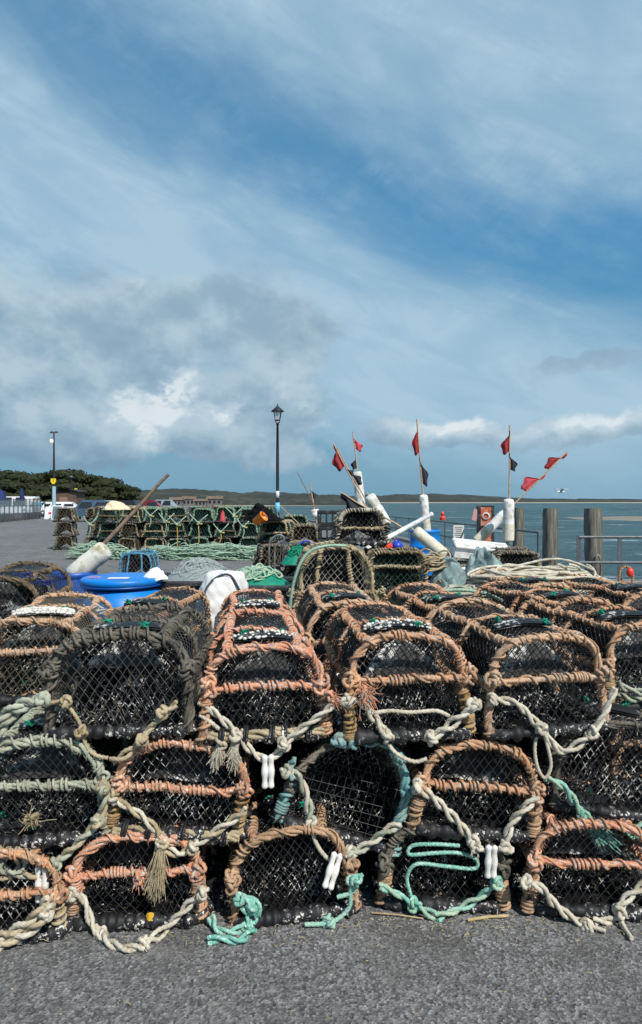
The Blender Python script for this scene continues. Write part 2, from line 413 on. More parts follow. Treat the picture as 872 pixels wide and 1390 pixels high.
def asphalt_mat():
    m, nt, b = newmat('asphalt')
    big = ramp(nt, noise(nt, .35, 5, .6), [(.3, g3(.15)), (.7, g3(.205))])
    v = nd(nt, 'ShaderNodeTexVoronoi'); v.inputs['Scale'].default_value = 110
    tc = nd(nt, 'ShaderNodeTexCoord'); nt.links.new(tc.outputs['Object'], v.inputs['Vector'])
    st = ramp(nt, v.outputs['Color'], [(.1, g3(.35)), (.6, g3(1)), (.95, g3(1.9))])
    fine = ramp(nt, noise(nt, 240, 3, .7), [(.3, g3(.6)), (.7, g3(1.35))])
    c = mix(nt, 1, big, st, 'MULTIPLY'); c = mix(nt, .8, c, fine, 'MULTIPLY')
    # hairline cracks, damp stains, an old patch
    vc = nd(nt, 'ShaderNodeTexVoronoi'); vc.feature = 'DISTANCE_TO_EDGE'; vc.inputs['Scale'].default_value = .75
    wv = nd(nt, 'ShaderNodeVectorMath', operation='ADD'); nz = nd(nt, 'ShaderNodeTexNoise'); nz.inputs['Scale'].default_value = 3; nz.inputs['Detail'].default_value = 6
    nt.links.new(tc.outputs['Object'], nz.inputs['Vector'])
    sc2 = nd(nt, 'ShaderNodeVectorMath', operation='SCALE'); sc2.inputs[3].default_value = .5; nt.links.new(nz.outputs['Color'], sc2.inputs[0])
    nt.links.new(tc.outputs['Object'], wv.inputs[0]); nt.links.new(sc2.outputs[0], wv.inputs[1]); nt.links.new(wv.outputs[0], vc.inputs['Vector'])
    ck = ramp(nt, vc.outputs['Distance'], [(.0, g3(.8)), (.006, g3(0))])
    ck = mix(nt, 1.0, ck, ramp(nt, noise(nt, .9, 3, .6), [(.48, g3(0)), (.6, g3(1))]), 'MULTIPLY')
    c = mix(nt, ck, c, (.03, .028, .026))
    stn = ramp(nt, noise(nt, 2.4, 5, .62), [(.52, g3(0)), (.60, g3(.45))]); c = mix(nt, stn, c, (.075, .07, .062))
    pl = ramp(nt, noise(nt, 5, 6, .7), [(.55, g3(0)), (.75, g3(.5))]); c = mix(nt, pl, c, (.30, .285, .26))
    # bits of straw, sand and shell grit trodden in
    sp = ramp(nt, noise(nt, 60, 3, .6), [(.70, g3(0)), (.72, g3(1))])
    c = mix(nt, sp, c, (.36, .31, .22))
    pt = ramp(nt, noise(nt, 1.3, 6, .65), [(.5, g3(0)), (.75, g3(.5))])
    c = mix(nt, pt, c, (.10, .095, .085))
    nt.links.new(c, b.inputs['Base Color']); b.inputs['Roughness'].default_value = .9
    b.inputs['Specular IOR Level'].default_value = .3
    h = math_(nt, 'ADD', v.outputs['Distance'], noise(nt, 240, 3, .7))
    bump(nt, b, h, .7, .006)
    return m
M['asphalt'] = asphalt_mat()

def water_mat():
    m, nt, b = newmat('sea_water')
    tc = nd(nt, 'ShaderNodeTexCoord')
    w1 = noise(nt, .55, 6, .62, vec=tc.outputs['Object'], stretch=(.55, 1, 1), dist=.4)
    w2 = noise(nt, .11, 7, .68, vec=tc.outputs['Object'], stretch=(.16, 1, 1))
    c = ramp(nt, w2, [(.36, (.006, .042, .056)), (.62, (.040, .120, .130))])
    # whitecaps
    cap = ramp(nt, noise(nt, .28, 7, .72, vec=tc.outputs['Object'], stretch=(.22, 1, 1), dist=.6), [(.60, g3(0)), (.635, g3(1))])
    c = mix(nt, cap, c, (.55, .6, .62))
    nt.links.new(c, b.inputs['Base Color'])
    b.inputs['Roughness'].default_value = .38; b.inputs['Specular IOR Level'].default_value = .35
    bump(nt, b, w1, 1.0, 2.6)
    return m
M['water'] = water_mat()

def foliage_mat(name, a, c2, s=.5):
    m, nt, b = newmat(name)
    c = ramp(nt, noise(nt, s, 5, .7), [(.3, a), (.7, c2)])
    nt.links.new(c, b.inputs['Base Color']); b.inputs['Roughness'].default_value = .8
    b.inputs['Specular IOR Level'].default_value = .2
    return m
M['pine'] = foliage_mat('pine_foliage', (.010, .017, .007), (.042, .048, .018), .35)
M['bark'] = simple('pine_bark', (.08, .06, .045), .9, .3, 4)
def hill_mat():
    m, nt, b = newmat('far_hillside')
    n1 = noise(nt, .02, 8, .7, stretch=(1, 1, 3))
    c = ramp(nt, n1, [(.35, (.016, .021, .016)), (.55, (.035, .042, .030)), (.74, (.10, .09, .06))])
    n2 = ramp(nt, noise(nt, .11, 5, .75, stretch=(1, 1, 2)), [(.35, g3(.35)), (.65, g3(1.3))])
    c = mix(nt, .8, c, n2, 'MULTIPLY')
    nt.links.new(c, b.inputs['Base Color']); b.inputs['Roughness'].default_value = 1
    return m
M['hill'] = hill_mat()
M['sand'] = simple('beach_sand', (.34, .28, .20), .95, .2, .05)
M['sandbank'] = simple('wet_sandbank', (.22, .19, .15), .8, .2, .1)
M['quay_wall'] = simple('quay_concrete', (.25, .24, .22), .9, .3, 1.5, dirt=(.06, .07, .04), dscale=1)
M['hut'] = simple('brown_hut_boards', (.10, .065, .05), .85, .3, 3)
M['hut_roof'] = simple('dark_felt_roof', (.03, .03, .03), .9, .3, 3)
M['house_white'] = simple('pale_render', (.15, .145, .135), .9, .1, 1)
M['house_roof'] = simple('brown_tiles', (.16, .11, .08), .9, .3, 1)
M['window_dark'] = simple('dark_window_glass', (.02, .025, .03), .1, .1, 3)
M['car_white'] = simple('white_car_paint', (.72, .73, .75), .25, .03, 3)
M['car_blue'] = simple('slate_blue_car_paint', (.05, .09, .15), .25, .05, 3)
M['car_dark'] = simple('black_car_paint', (.02, .02, .025), .25, .05, 3)
M['car_red'] = simple('maroon_car_paint', (.18, .01, .02), .25, .05, 3)
M['car_silver'] = simple('silver_car_paint', (.4, .42, .44), .3, .05, 3, metal=.4)
M['tyre'] = simple('tyre', (.02, .02, .02), .8, .1, 9)
M['skin'] = simple('skin', (.5, .3, .22), .6, .05, 9)
M['cloth_turq'] = simple('turquoise_top', (.05, .35, .42), .8, .1, 9)
M['cloth_brown'] = simple('brown_top', (.22, .12, .08), .8, .1, 9)
M['cloth_navy'] = simple('dark_trousers', (.02, .025, .04), .8, .1, 9)
M['hair'] = simple('brown_hair', (.05, .03, .02), .8, .1, 9)
M['straw'] = simple('straw', (.42, .33, .17), .9, .25, 40)
M['feather_white'] = simple('white_feathers', (.75, .76, .76), .7, .05, 9)
M['feather_grey'] = simple('grey_feathers', (.3, .32, .34), .7, .1, 9)
M['beak'] = simple('yellow_beak', (.7, .42, .05), .5, .1, 9)
M['notice'] = simple('paper_notice', (.6, .6, .58), .6, .1, 20)
M['navy_board'] = simple('blue_chalkboard', (.12, .2, .27), .6, .2, 6)
M['conc'] = simple('quay_edge_stone', (.22, .21, .2), .9, .25, 4, bumps=.3)

# ------------------------------------------------------------------ things
GL = {}
def tag(o, label=None, cat=None, group=None, kind=None):
    if label: o['label'] = label
    if cat: o['category'] = cat
    if group: o['group'] = group
    if kind: o['kind'] = kind
    return o
def empty(name, loc, rot=(0, 0, 0), label=None, cat=None, group=None):
    o = bpy.data.objects.new(name, None); COL.objects.link(o)
    o.location = loc; o.rotation_euler = rot; o.empty_display_size = .1
    return tag(o, label, cat, group)
def mat_of(loc, rot):
    return Matrix.Translation(Vector(loc))@Euler(rot).to_matrix().to_4x4()
def copy_tree(o, parent=None):
    c = o.copy(); COL.objects.link(c); c.parent = parent
    for ch in o.children: copy_tree(ch, c)
    return c

# ------------------------------------------------------------------ pots
def pot_profile(W, H, hc, n=40, lean=.02, ex=2.5):
    """open outline of a creel from bottom left over the arch to bottom right (x,z)"""
    L = [(-W/2, .015), (-W/2+lean*.4, hc*.5), (-W/2+lean, hc)]
    w = W/2-lean
    arc = []
    for t in np.linspace(PI, 0, n)[1:-1]:
        c, s = math.cos(t), math.sin(t)
        arc.append((w*np.sign(c)*abs(c)**(2/ex), hc+(H-hc)*abs(s)**(2/ex*1.05)))
    R_ = [(-x, z) for x, z in L[::-1]]
    p = np.array(L+arc+R_)
    d = np.concatenate([[0], np.cumsum(np.linalg.norm(np.diff(p, axis=0), axis=1))])
    t = np.linspace(0, d[-1], 90)
    return np.stack([np.interp(t, d, p[:, 0]), np.interp(t, d, p[:, 1])], 1), t

def net(mb, fn, inside, U, V, pitch, r, mat=0, seed=0, square=False, jit=.19, sides=3, asp=.75):
    """diamond netting over the patch fn(u,v), u in [0,U], v in [0,V] (metres)"""
    rng = np.random.RandomState(seed)
    kx = rng.randn(4, 2)*9; ph = rng.uniform(0, 6, 4)
    def warp(u, v):
        du = sum(np.sin(kx[i, 0]*u+kx[i, 1]*v+ph[i]) for i in range(4))*pitch*jit
        dv = sum(np.sin(kx[i, 1]*u-kx[i, 0]*v+ph[i]*2) for i in range(4))*pitch*jit
        return u+du, v+dv
    fams = [(1, 0), (0, 1)] if square else [(1, asp), (1, -asp)]
    for k, (a, b) in enumerate(fams):
        if square:
            n = int((U if k == 0 else V)/pitch)
            lines = []
            for i in range(n+1):
                c = (i+.5)*pitch; t = np.arange(0, (V if k == 0 else U), pitch*.5)
                lines.append((np.full_like(t, c), t) if k == 0 else (t, np.full_like(t, c)))
        else:
            # u = c + s*v*asp
            s = asp if k == 0 else -asp
            lines = []
            ext = V*asp
            for c in np.arange(-ext, U+ext, pitch):
                t = np.arange(0, V, pitch*.5/asp*.8)
                lines.append((c+s*t, t))
        for u, v in lines:
            u, v = warp(u, v)
            ok = (u >= 0) & (u <= U) & (v >= 0) & (v <= V)
            ok &= inside(u, v)
            if ok.sum() < 2: continue
            idx = np.where(ok)[0]
            for run in np.split(idx, np.where(np.diff(idx) > 1)[0]+1):
                if len(run) < 2: continue
                sweep(mb, fn(u[run], v[run]), r, sides, (.3, .9, .3), 0, .03, 0, mat, cap=False)

POTS = {}; mess_later = []
def make_pot(key, loc, rot, label, group='pots stacked in the front wall of the pile', W=.47, H=.345, hc=.195, D=.80, q=1.0,
             rope_m='orange', wrap_m=None, base='rubber', net_m='net', bar=True, bar_m=None, band='rubber_speck', funnel=True,
             R=.0155, np_=.033, nr=.0020, square=False, lower_m=None, seed=None, hoops=(1, .55, 1, ), loose=1.0, name='lobster_pot', side_m=None, mid_m=None,
             cat='lobster pot', wpitch=.072, spare=True, lean=.02, ex=2.5, posts=()):
    seed = seed if seed is not None else (abs(hash(key)) % 1000 if False else sum(map(ord, key)))
    rng = np.random.RandomState(seed)
    wrap_m = wrap_m or rope_m; bar_m = bar_m or rope_m; lower_m = lower_m or rope_m
    e = empty(name, loc, rot, label, cat, group)
    prof, pt = pot_profile(W, H, hc, lean=lean, ex=ex); UL = pt[-1]
    def pf(s): return np.stack([np.interp(s, pt, prof[:, 0]), np.interp(s, pt, prof[:, 1])], -1)
    wrr = .0046
    # base frame
    mb = MB(); w, d = W/2+.008, D/2
    rc = .07; pts = []
    for cx, cy, a0 in ((w-rc, rc-.012, -PI/2), (w-rc, D-rc+.012, 0), (-w+rc, D-rc+.012, PI/2), (-w+rc, rc-.012, PI)):
        for a in np.linspace(a0, a0+PI/2, 7): pts.append((cx+rc*math.cos(a), cy+rc*math.sin(a), .022))
    pts.append(pts[0]); bp, bs = resample(pts, .008*q); bp[:, 2] += .003*sn(len(bp), 8, rng)
    rad = .020+.0012*sn(len(bp), 30, rng)
    per = .044; ph = (bs/per+.45*sn(len(bp), 14, rng)) % 1
    rad = rad+.007*(np.abs(ph-.5) < .24)+.0035*sn(len(bp), 70, rng)
    sweep(mb, bp, rad, 10 if q < 1.5 else 6, (0, 0, 1), 0, .05, 0, 0, cap=False)
    mb.build('base_frame', M['rubber'], e)
    if base != 'rubber':
        mb = MB()
        fp = np.stack([np.linspace(-w+.02, w-.02, 30), np.full(30, -.022), .030+.004*sn(30, 3, rng)], 1)
        lash(mb, fp, (0, 1, 0), .019, .009, 4, .0, .05, q, 0, 0, 0, rng)
        for xx in np.linspace(-w+.07, w-.07, 5)+rng.uniform(-.02, .02, 5):
            a = np.linspace(0, 2*PI, 14)
            for o in (-.005, .005):
                sweep(mb, np.stack([np.full(14, xx+o)+.004*np.sin(a), -.015+.031*np.cos(a), .030+.031*np.sin(a)], 1), .006, 5, (1, 0, 0), mat=1)
        mb.build('base_lashing', [M[base], M['rubber']], e)
    # hoops
    for yi, (yy, k) in enumerate(zip((0, D*.47, D), hoops)):
        if k <= 0: continue
        mb = MB()
        path = np.stack([prof[:, 0], np.full(len(prof), yy), prof[:, 1]], 1)
        path[:, 0] += .007*sn(90, 4, rng); path[:, 2] += .006*sn(90, 4, rng)*np.clip(path[:, 2]/.1, 0, 1); path[:, 1] += .008*sn(90, 3, rng)
        rm = rope_m if not (yi == 1 and mid_m) else mid_m
        if lower_m != rope_m and yi == 0:
            c0 = 14
            lash(mb, path[:c0+2], (0, 1, 0), R*1.15*k, .0095, 3, .0065, .028, q, 1, 1, 1, rng)
            lash(mb, path[-c0-2:], (0, 1, 0), R*1.15*k, .0095, 3, .0065, .028, q, 1, 1, 1, rng)
            lash(mb, path[c0:-c0], (0, 1, 0), R*k, .0088, 3, wrr*loose, wpitch, q, 0, 2, 4, rng)
        else:
            lash(mb, path, (0, 1, 0), R*k, .0090*(1 if k > .7 else .75), 3, wrr*loose, wpitch, q, 0, 2, 4, rng)
        # corner lumps where ropes meet
        if yi == 0 and q < 1.5:
            for sx in (-1, 1):
                for j in range(3):
                    knot(mb, (sx*(W/2-.012)+rng.uniform(-.01, .01), -.008+rng.uniform(-.008, .004), hc+rng.uniform(-.02, .02)), .022, .0075, 0, rng)
        mb.build('hoop', [M[rm], M[lower_m], M[wrap_m]], e)
    # crossbar
    if bar:
        mb = MB()
        fp = np.stack([np.linspace(-W/2+.015, W/2-.015, 30), np.full(30, -.004), hc+.005*sn(30, 2, rng)-.006], 1)
        lash(mb, fp, (0, 1, 0), R*.80, .0085, 3, .0055*loose, .055, q, 0, 0, 3, rng)
        mb.build('crossbar', M[bar_m], e)
    for xp in posts:
        mb = MB(); n = 12
        fp = np.stack([xp*(1-.25*np.linspace(0, 1, n))+.006*sn(n, 3, rng), np.full(n, -.012), np.linspace(.02, H-.02, n)], 1)
        lash(mb, fp, (0, 1, 0), R*.8, .0085, 3, .0055, .05, q, 0, 0, 2, rng); mb.build('upright', M[rope_m], e)
    # rails
    for f in (.355, .645, .17, .83):
        if f in (.17, .83) and q > 1.9: continue
        a = pf(f*UL)
        mb = MB()
        n = 24
        yy = np.linspace(0, D, n)
        fp = np.stack([a[0]+.006*sn(n, 2, rng), yy, a[1]+.006*sn(n, 2, rng)-.012*np.sin(yy/D*2*PI)**2], 1)
        lash(mb, fp, (0, 0, 1), R*.85, .0085, 3, .0055*loose, .06, q*1.15, 0, 0, 3, rng)
        mb.build('rail', M[side_m or rope_m], e)
    # front netting
    inner = prof
    def top_at(x):
        return np.interp(x, prof[:, 0], prof[:, 1])
    up = prof[(prof[:, 0] > -W/2+.012) & (prof[:, 0] < W/2-.012)]
    order = np.argsort(up[:, 0]); ux, uz = up[order, 0], up[order, 1]
    def ins(u, v):
        x = u-W/2; return (v < np.interp(x, ux, uz)-.006) & (np.abs(x) < W/2-.012)
    def ffront(u, v):
        x = u-W/2
        p2 = np.stack([x, v, x*0+seed], 1); return np.stack([x, .012+(.016+.010*vnoise(p2, 16, seed+2, 2))*np.sin(PI*u/W)*np.sin(PI*np.clip(v/H, 0, 1)), v+.01], 1)
    mb = MB(); net(mb, ffront, ins, W, H, np_*q**.5, nr*q**.8, 0, seed, square)
    mb.build('front_netting', M[net_m], e)
    if q < 1.2:
        mb = MB()
        def fin(u, v):
            x = (u-W/2)*.93; p2 = np.stack([x, v, x*0+seed], 1)
            return np.stack([x+.01*vnoise(p2, 25, seed+3, 2), .13+.07*vnoise(p2, 14, seed, 3), v*.95+.012+.01*vnoise(p2, 25, seed+7, 2)], 1)
        net(mb, fin, ins, W, H, .027, .0022, 0, seed+9, False, .3)
        for i in range(26):
            c = np.array([rng.uniform(-.8, .8)*W/2, rng.uniform(.05, .28), rng.uniform(.02, H*.45)]); n9 = 9
            pp = c+np.cumsum(rng.randn(n9, 3)*.013, 0); pp[:, 2] = np.clip(pp[:, 2], .02, H*.8)
            sweep(mb, spline(pp, 4), rng.uniform(.0015, .0035), 4, (0, 0, 1), 0, .03, 0, rng.randint(0, 2))
        mb.build('inner_netting', [M['net_speck'], M['net_tan']], e)
    # side and top netting, pulled in between the hoops
    def fside(u, v):
        a = pf(u); sg = .016*np.abs(np.sin(2*PI*v/D))
        cx = a[:, 0]*(1-sg*3); cz = a[:, 1]-sg*np.clip((a[:, 1]-hc*.5)/H, 0, 1)
        return np.stack([cx, v, cz], 1)
    mb = MB(); net(mb, fside, lambda u, v: np.ones(len(u), bool), UL, D, .026*q**.6, .0017*q**.8, 0, seed+1, False, .1)
    mb.build('side_netting', M['net' if net_m == 'net' else net_m], e)
    # solid near-black sheet and floor panel, added to darken the pot's interior
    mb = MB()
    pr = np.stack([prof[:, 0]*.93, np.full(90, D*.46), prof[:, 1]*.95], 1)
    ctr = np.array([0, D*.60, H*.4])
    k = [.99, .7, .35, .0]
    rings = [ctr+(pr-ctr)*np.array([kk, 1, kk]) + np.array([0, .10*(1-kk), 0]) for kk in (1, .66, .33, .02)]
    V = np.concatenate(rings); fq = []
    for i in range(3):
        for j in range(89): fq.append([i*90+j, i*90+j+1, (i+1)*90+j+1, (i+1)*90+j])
    mb.add(V, np.array(fq)); mb.v[-1] = mb.v[-1]+vnoise(mb.v[-1], 30, seed)[:, None]*np.array([.004, .022, .004]); mb.build('inner_shade_sheet', M['inner'], e)
    mb = MB(); box(mb, (0, D/2, .016), (W*.94, D*.96, .008)); mb.build('floor_shade_panel', M['inner'], e, smooth=False)
    if funnel:
        mb = MB()
        def fd(u, v):
            a = (u-.5)*PI; b = v*PI*.62
            x = .155*np.sin(a)*np.cos(b*.55)*1.0; z = hc-.015+(H-hc)*.80*np.cos(a)*np.sin(b)**.8
            y = .085+.10*v+.0*a
            p = np.stack([x, y, z], 1); nn = vnoise(p, 40, seed)*.006
            return p+nn[:, None]*np.array([.3, 1, .5])
        grid(mb, fd, 26, 14); mb.build('funnel', M['funnel'], e)
    if band:
        mb = MB()
        lo, hi = .375*UL, .625*UL
        def fb(z0):
            def g(u, v):
                s = lo+(hi-lo)*u; a = pf(s); wv = .048*(1-(2*u-1)**4*.75)
                y = D*.26+(v-.5)*2*wv+.006*np.sin(u*9+seed)
                return np.stack([a[:, 0], y, a[:, 1]+.004+z0+.012*np.sin(v*PI)], 1)
            return g
        grid(mb, fb(.004), 24, 6); grid(mb, fb(-.004), 24, 6)
        bo = mb.build('rubber_band', M[band], e)
        for f in (.42, .58):
            a = pf(f*UL+rng.uniform(-.01, .01)); mb = MB()
            y0 = D*.26+rng.choice([-1, 1])*.045
            for j in range(2):
                knot(mb, (a[0]+rng.uniform(-.006, .006), y0+rng.uniform(-.008, .008), a[1]+.018), .009, .0035, 0, rng)
            tassel(mb, (a[0], y0, a[1]+.022), (rng.uniform(-1, 1), -.6, .1), .03, .012, 5, .0016, 0, rng)
            mb.build('tie', M['twine_green'], bo)
    POTS[key] = (e, mat_of(loc, rot))
    return e

def local(key, pts, dy=.035, jit=.006):
    """rope points given at the front of a pot, in the pot's own space"""
    e, Mx = POTS[key]; inv = np.array(Mx.inverted()); Y = Mx.translation.y
    out = []
    for i, q in enumerate(pts):
        w = P(q[0], q[1], Y-dy-(q[2] if len(q) > 2 else 0)+RS.uniform(-jit, jit))
        if w[2] < .014:          # the rope lies down on the asphalt
            yg = (CH-.014)*F/(q[1]-HY); w = np.array([(q[0]-CX)*yg/F, yg, .014])
        out.append(inv[:3, :3]@w+inv[:3, 3])
    return np.array(out)

def bridle(key, mat, strands, knots=(), r=.0098, double=True, dy=.04, name='bridle', tassels=(), tog=None, dmat=None):
    e, Mx = POTS[key]
    groups = []
    for st in strands:
        ends = [np.array(st[0][:2]), np.array(st[-1][:2])]
        hit = [g for g in groups if any(np.hypot(*(a-b)) < 14 for a in ends for q in g for b in [np.array(z[:2]) for z in q])]
        ng = [st]
        for g in hit: ng = g+ng; groups.remove(g)
        groups.append(ng)
    def near(c, g): return min(np.hypot(c[0]-z[0], c[1]-z[1]) for q in g for z in q)
    objs = []
    for g in groups:
        mb = MB()
        for st in g:
            sp = spline(local(key, st, dy), 12)
            if double:
                sp2, t = resample(sp, .006); n = len(sp2)
                T, N, B = frames(sp2, (0, 1, 0)); a = 2*PI*t/.13+RS.uniform(0, 6)
                o = (np.cos(a)[:, None]*N+np.sin(a)[:, None]*B)*r*.93
                wobble = np.stack([sn(n, 4), sn(n, 4), sn(n, 4)], 1)*.002
                sweep(mb, sp2+o+wobble, r*.92, 9, (0, 1, 0), 3, r*6, .32, 0)
                sweep(mb, sp2-o-wobble, r*.92, 9, (0, 1, 0), 3, r*6, .32, 1)
            else:
                rope(mb, sp, r, smooth=False)
        for k in knots:
            if min(groups, key=lambda q: near(k, q)) is not g: continue
            c = local(key, [k], dy+.008)[0]
            for j in range(2): knot(mb, c+RS.uniform(-.006, .006, 3), .017, r*.9, j % 2)
            if len(k) > 2: tassel(mb, c, (RS.uniform(-1, 1), -.3, -1), .035, .02, 10, .0022)
        for (c, d, L, w, n) in tassels:
            if min(groups, key=lambda q: near(c, q)) is not g: continue
            c = local(key, [c], dy+.01)[0]; tassel(mb, c, d, L, w, n, .0021)
        objs.append(mb.build(name, [M[mat], M[dmat or mat]], e))
    o = objs[-1]
    if tog: o = objs[groups.index(min(groups, key=lambda q: near(tog[0], q)))]
    if tog:
        c = local(key, [tog[0]], dy+.012)[0]; L = tog[1]
        m2 = MB()
        for sx in (-1, 1):
            z = np.linspace(0, 1, 22)
            rr = .0095+.0035*np.cos(z*2*PI*1.0)**2
            rr = rr*np.clip(np.sqrt(np.clip(1-(2*z-1)**14, 0.02, 1)), .15, 1)
            p = np.stack([np.full(22, sx*.0115)+tog[2]*(z-.5)*.02, np.zeros(22), -z*L], 1)+c
            sweep(m2, p, rr, 14, (0, 1, 0), 0)
        m2.build('toggle', M['toggle'], o)
    return o

def at(px, py, Y):
    p = P(px, py, Y); return (p[0], Y, p[2])

ROW_T, ROW_M, ROW_B = 'pots in the top row of the front stack', 'pots in the middle row of the front stack', 'pots in the bottom row of the front stack'
# bottom row
X = lambda px, Y: (px-CX)*Y/F
make_pot('B0', (X(-8, 2.32), 2.32, 0), (0, 0, RAD(4)), 'speckled pot with tan corner ropes, cut by the left edge beside the asphalt', ROW_B, H=.31, hc=.17, rope_m='orange', lower_m='tan', net_m='net_speck', funnel=False)
make_pot('B1', (X(186, 2.40), 2.40, 0), (0, RAD(-1), RAD(3)), 'bottom pot with orange crossbar, white rope loop lying on the asphalt and a yellow leaf', ROW_B, H=.325, hc=.205, rope_m='orange_bright', lower_m='orange', funnel=True)
make_pot('B2', (X(400, 2.44), 2.44, 0), (0, RAD(-4), RAD(6)), 'bottom pot without crossbar, rust side hoop and teal rope knotted at both corners', ROW_B, H=.33, hc=.17, W=.46, rope_m='rust', bar=False, funnel=False, net_m='net')
make_pot('B3', (X(602, 2.50), 2.50, 0), (0, 0, RAD(-2)), 'dark bottom pot with teal rope zigzagging across its net', ROW_B, H=.31, hc=.16, rope_m='dark', lower_m='rust', bar=False, funnel=False)
make_pot('B4', (X(806, 2.46), 2.46, 0), (0, RAD(1), RAD(-3)), 'bottom right pot with orange crossbar and white rope trailing onto the asphalt', ROW_B, H=.345, hc=.20, rope_m='orange_bright', wrap_m='orange', lower_m='rust')
# middle row
def zb(py, Y): return CH-(py-HY)*Y/F
make_pot('M0', (X(48, 2.40), 2.40, zb(1148, 2.40)), (0, 0, RAD(4)), 'pot bound in pale sage green rope with a sage crossbar', ROW_M, W=.50, H=.375, hc=.225, rope_m='sage', net_m='net', R=.019)
make_pot('M1', (X(240, 2.44), 2.44, zb(1138, 2.44)), (0, RAD(6), RAD(4)), 'barnacled orange pot sloping down to the right with a frayed tan rope knot', ROW_M, W=.48, H=.345, rope_m='orange_speck', lower_m='ochre', base='tan', net_m='net_speck')
make_pot('M2', (X(458, 2.50), 2.50, zb(1148, 2.50)+.015), (RAD(-10), RAD(20), RAD(8)), 'black square netted pot tipped over on its corner with teal rope down its side', ROW_M, W=.48, H=.37, hc=.14, rope_m='dark', lower_m='teal_blue', bar=False, funnel=False, square=True, band=None, ex=2.0)
make_pot('M3', (X(643, 2.50), 2.50, zb(1136, 2.50)), (0, RAD(5), RAD(2)), 'orange pot with white rope and a white toggle, above the teal zigzag pot', ROW_M, W=.46, H=.345, rope_m='orange', wrap_m='rust', lower_m='rust')
make_pot('M4', (X(838, 2.56), 2.56, zb(1110, 2.56)), (0, RAD(6), RAD(-5)), 'plain black netted pot with a frayed teal rope knot at the right edge', ROW_M, W=.52, H=.36, rope_m='dark', bar=False, funnel=False, net_m='net_speck')
# top row, front
make_pot('T0', (X(42, 2.92), 2.92, zb(955, 2.92)), (0, RAD(1), RAD(9)), 'orange pot with a thickly barnacled rubber band, at the left end beside the charcoal pot', ROW_T, W=.50, H=.365, hc=.235, rope_m='orange_pale', wrap_m='rust', net_m='net_tan', band='rubber_white', np_=.034, nr=.002)
make_pot('T1', (X(162, 2.44), 2.44, zb(1000, 2.44)), (0, RAD(-1), RAD(2)), 'large charcoal rope pot with no crossbar, in front of the bright blue lidded drum', ROW_T, W=.525, H=.375, hc=.25, D=.62, rope_m='dark', bar=False, band='rubber_speck', wpitch=.055, R=.019, loose=1.35, np_=.037, nr=.0018, net_m='net_grey', funnel=True)
make_pot('T2', (X(361, 2.47), 2.47, zb(1006, 2.47)), (0, 0, RAD(7)), 'bright orange pot with tan lashed base, in front of the white bag', ROW_T, W=.455, H=.345, hc=.21, rope_m='orange_bright', lower_m='orange', base='tan')
make_pot('T3', (X(556, 2.47), 2.47, zb(1004, 2.47)), (0, 0, RAD(6)), 'orange pot with ochre corner lashings and an orange frayed tuft, front centre right', ROW_T, W=.465, H=.385, hc=.235, rope_m='orange', lower_m='ochre', wrap_m='orange')
make_pot('T4', (X(746, 2.53), 2.53, zb(998, 2.53)), (0, RAD(-1), RAD(9)), 'orange pot with a black rubber base and a white rope loop hanging below its middle', ROW_T, W=.48, H=.39, hc=.225, rope_m='orange_pale', wrap_m='rust')
make_pot('T5', (X(893, 2.86), 2.86, zb(962, 2.86)), (0, RAD(-1), RAD(12)), 'orange pot with plain black side net, cut by the right edge below the rope heap', ROW_T, W=.50, H=.37, hc=.22, rope_m='orange', wrap_m='rust', lower_m='ochre', bar=False)
# second rank of the pile
RK = 'pots in the second rank of the front stack'
def behind(key, src, label, dx=0, dz=0, dist=.84, **k):
    e, Mx = POTS[src]; y = e.rotation_euler.z
    L = (e.location.x-math.sin(y)*dist+dx, e.location.y+math.cos(y)*dist, e.location.z+dz)
    return make_pot(key, L, (0, 0, y+k.pop('dyaw', 0)), label, RK, q=1.35, **k)
behind('T0b', 'T0', 'blackened pot with blue twine inside, farthest left beside the blue tub', -.45, .10, .86, W=.50, H=.36, rope_m='brown', wrap_m='dark', net_m='net', band=None, bar=False, spare=False)
behind('T1b', 'T1', 'rust orange pot half hidden between the blue drum and the charcoal pot', -.15, -.03, .80, W=.43, H=.37, rope_m='rust', wrap_m='rust', dyaw=RAD(-6))
behind('T2b', 'T2', 'orange pot lashed end to end behind the bright orange one, touching the white bag', 0, 0, .83, W=.44, H=.345, hc=.21, rope_m='orange_bright', wrap_m='orange')
behind('T3b', 'T3', 'orange pot behind the ochre cornered one, next to the tan netted creel', -.09, .0, .86, W=.46, H=.38, rope_m='orange_pale', wrap_m='rust')
behind('T4b', 'T4', 'orange pot behind the one with the hanging white loop, below the grey green plastic', -.02, -.01, .86, W=.46, H=.38, rope_m='orange', wrap_m='rust')
make_pot('U2', (X(795, 3.45), 3.45, CH-(812-HY)*3.45/F-.36), (0, 0, RAD(16)), 'orange pot whose open arch faces forward just below the beige rope heap', RK, q=1.35, W=.46, H=.35, rope_m='orange', wrap_m='rust')
make_pot('U1', (X(742, 4.28), 4.28, CH-(793-HY)*4.28/F-.35), (0, 0, RAD(10)), 'orange pot with an ochre tied rubber band, half buried under the beige rope heap', RK, q=1.5, W=.48, H=.35, rope_m='orange_pale', wrap_m='ochre')
make_pot('U3', (X(888, 3.95), 3.95, CH-(803-HY)*3.95/F-.35), (0, 0, RAD(10)), 'orange pot at the right edge under the railing, blue rope on its arch', RK, q=1.5, W=.46, H=.35, rope_m='orange', wrap_m='rust')

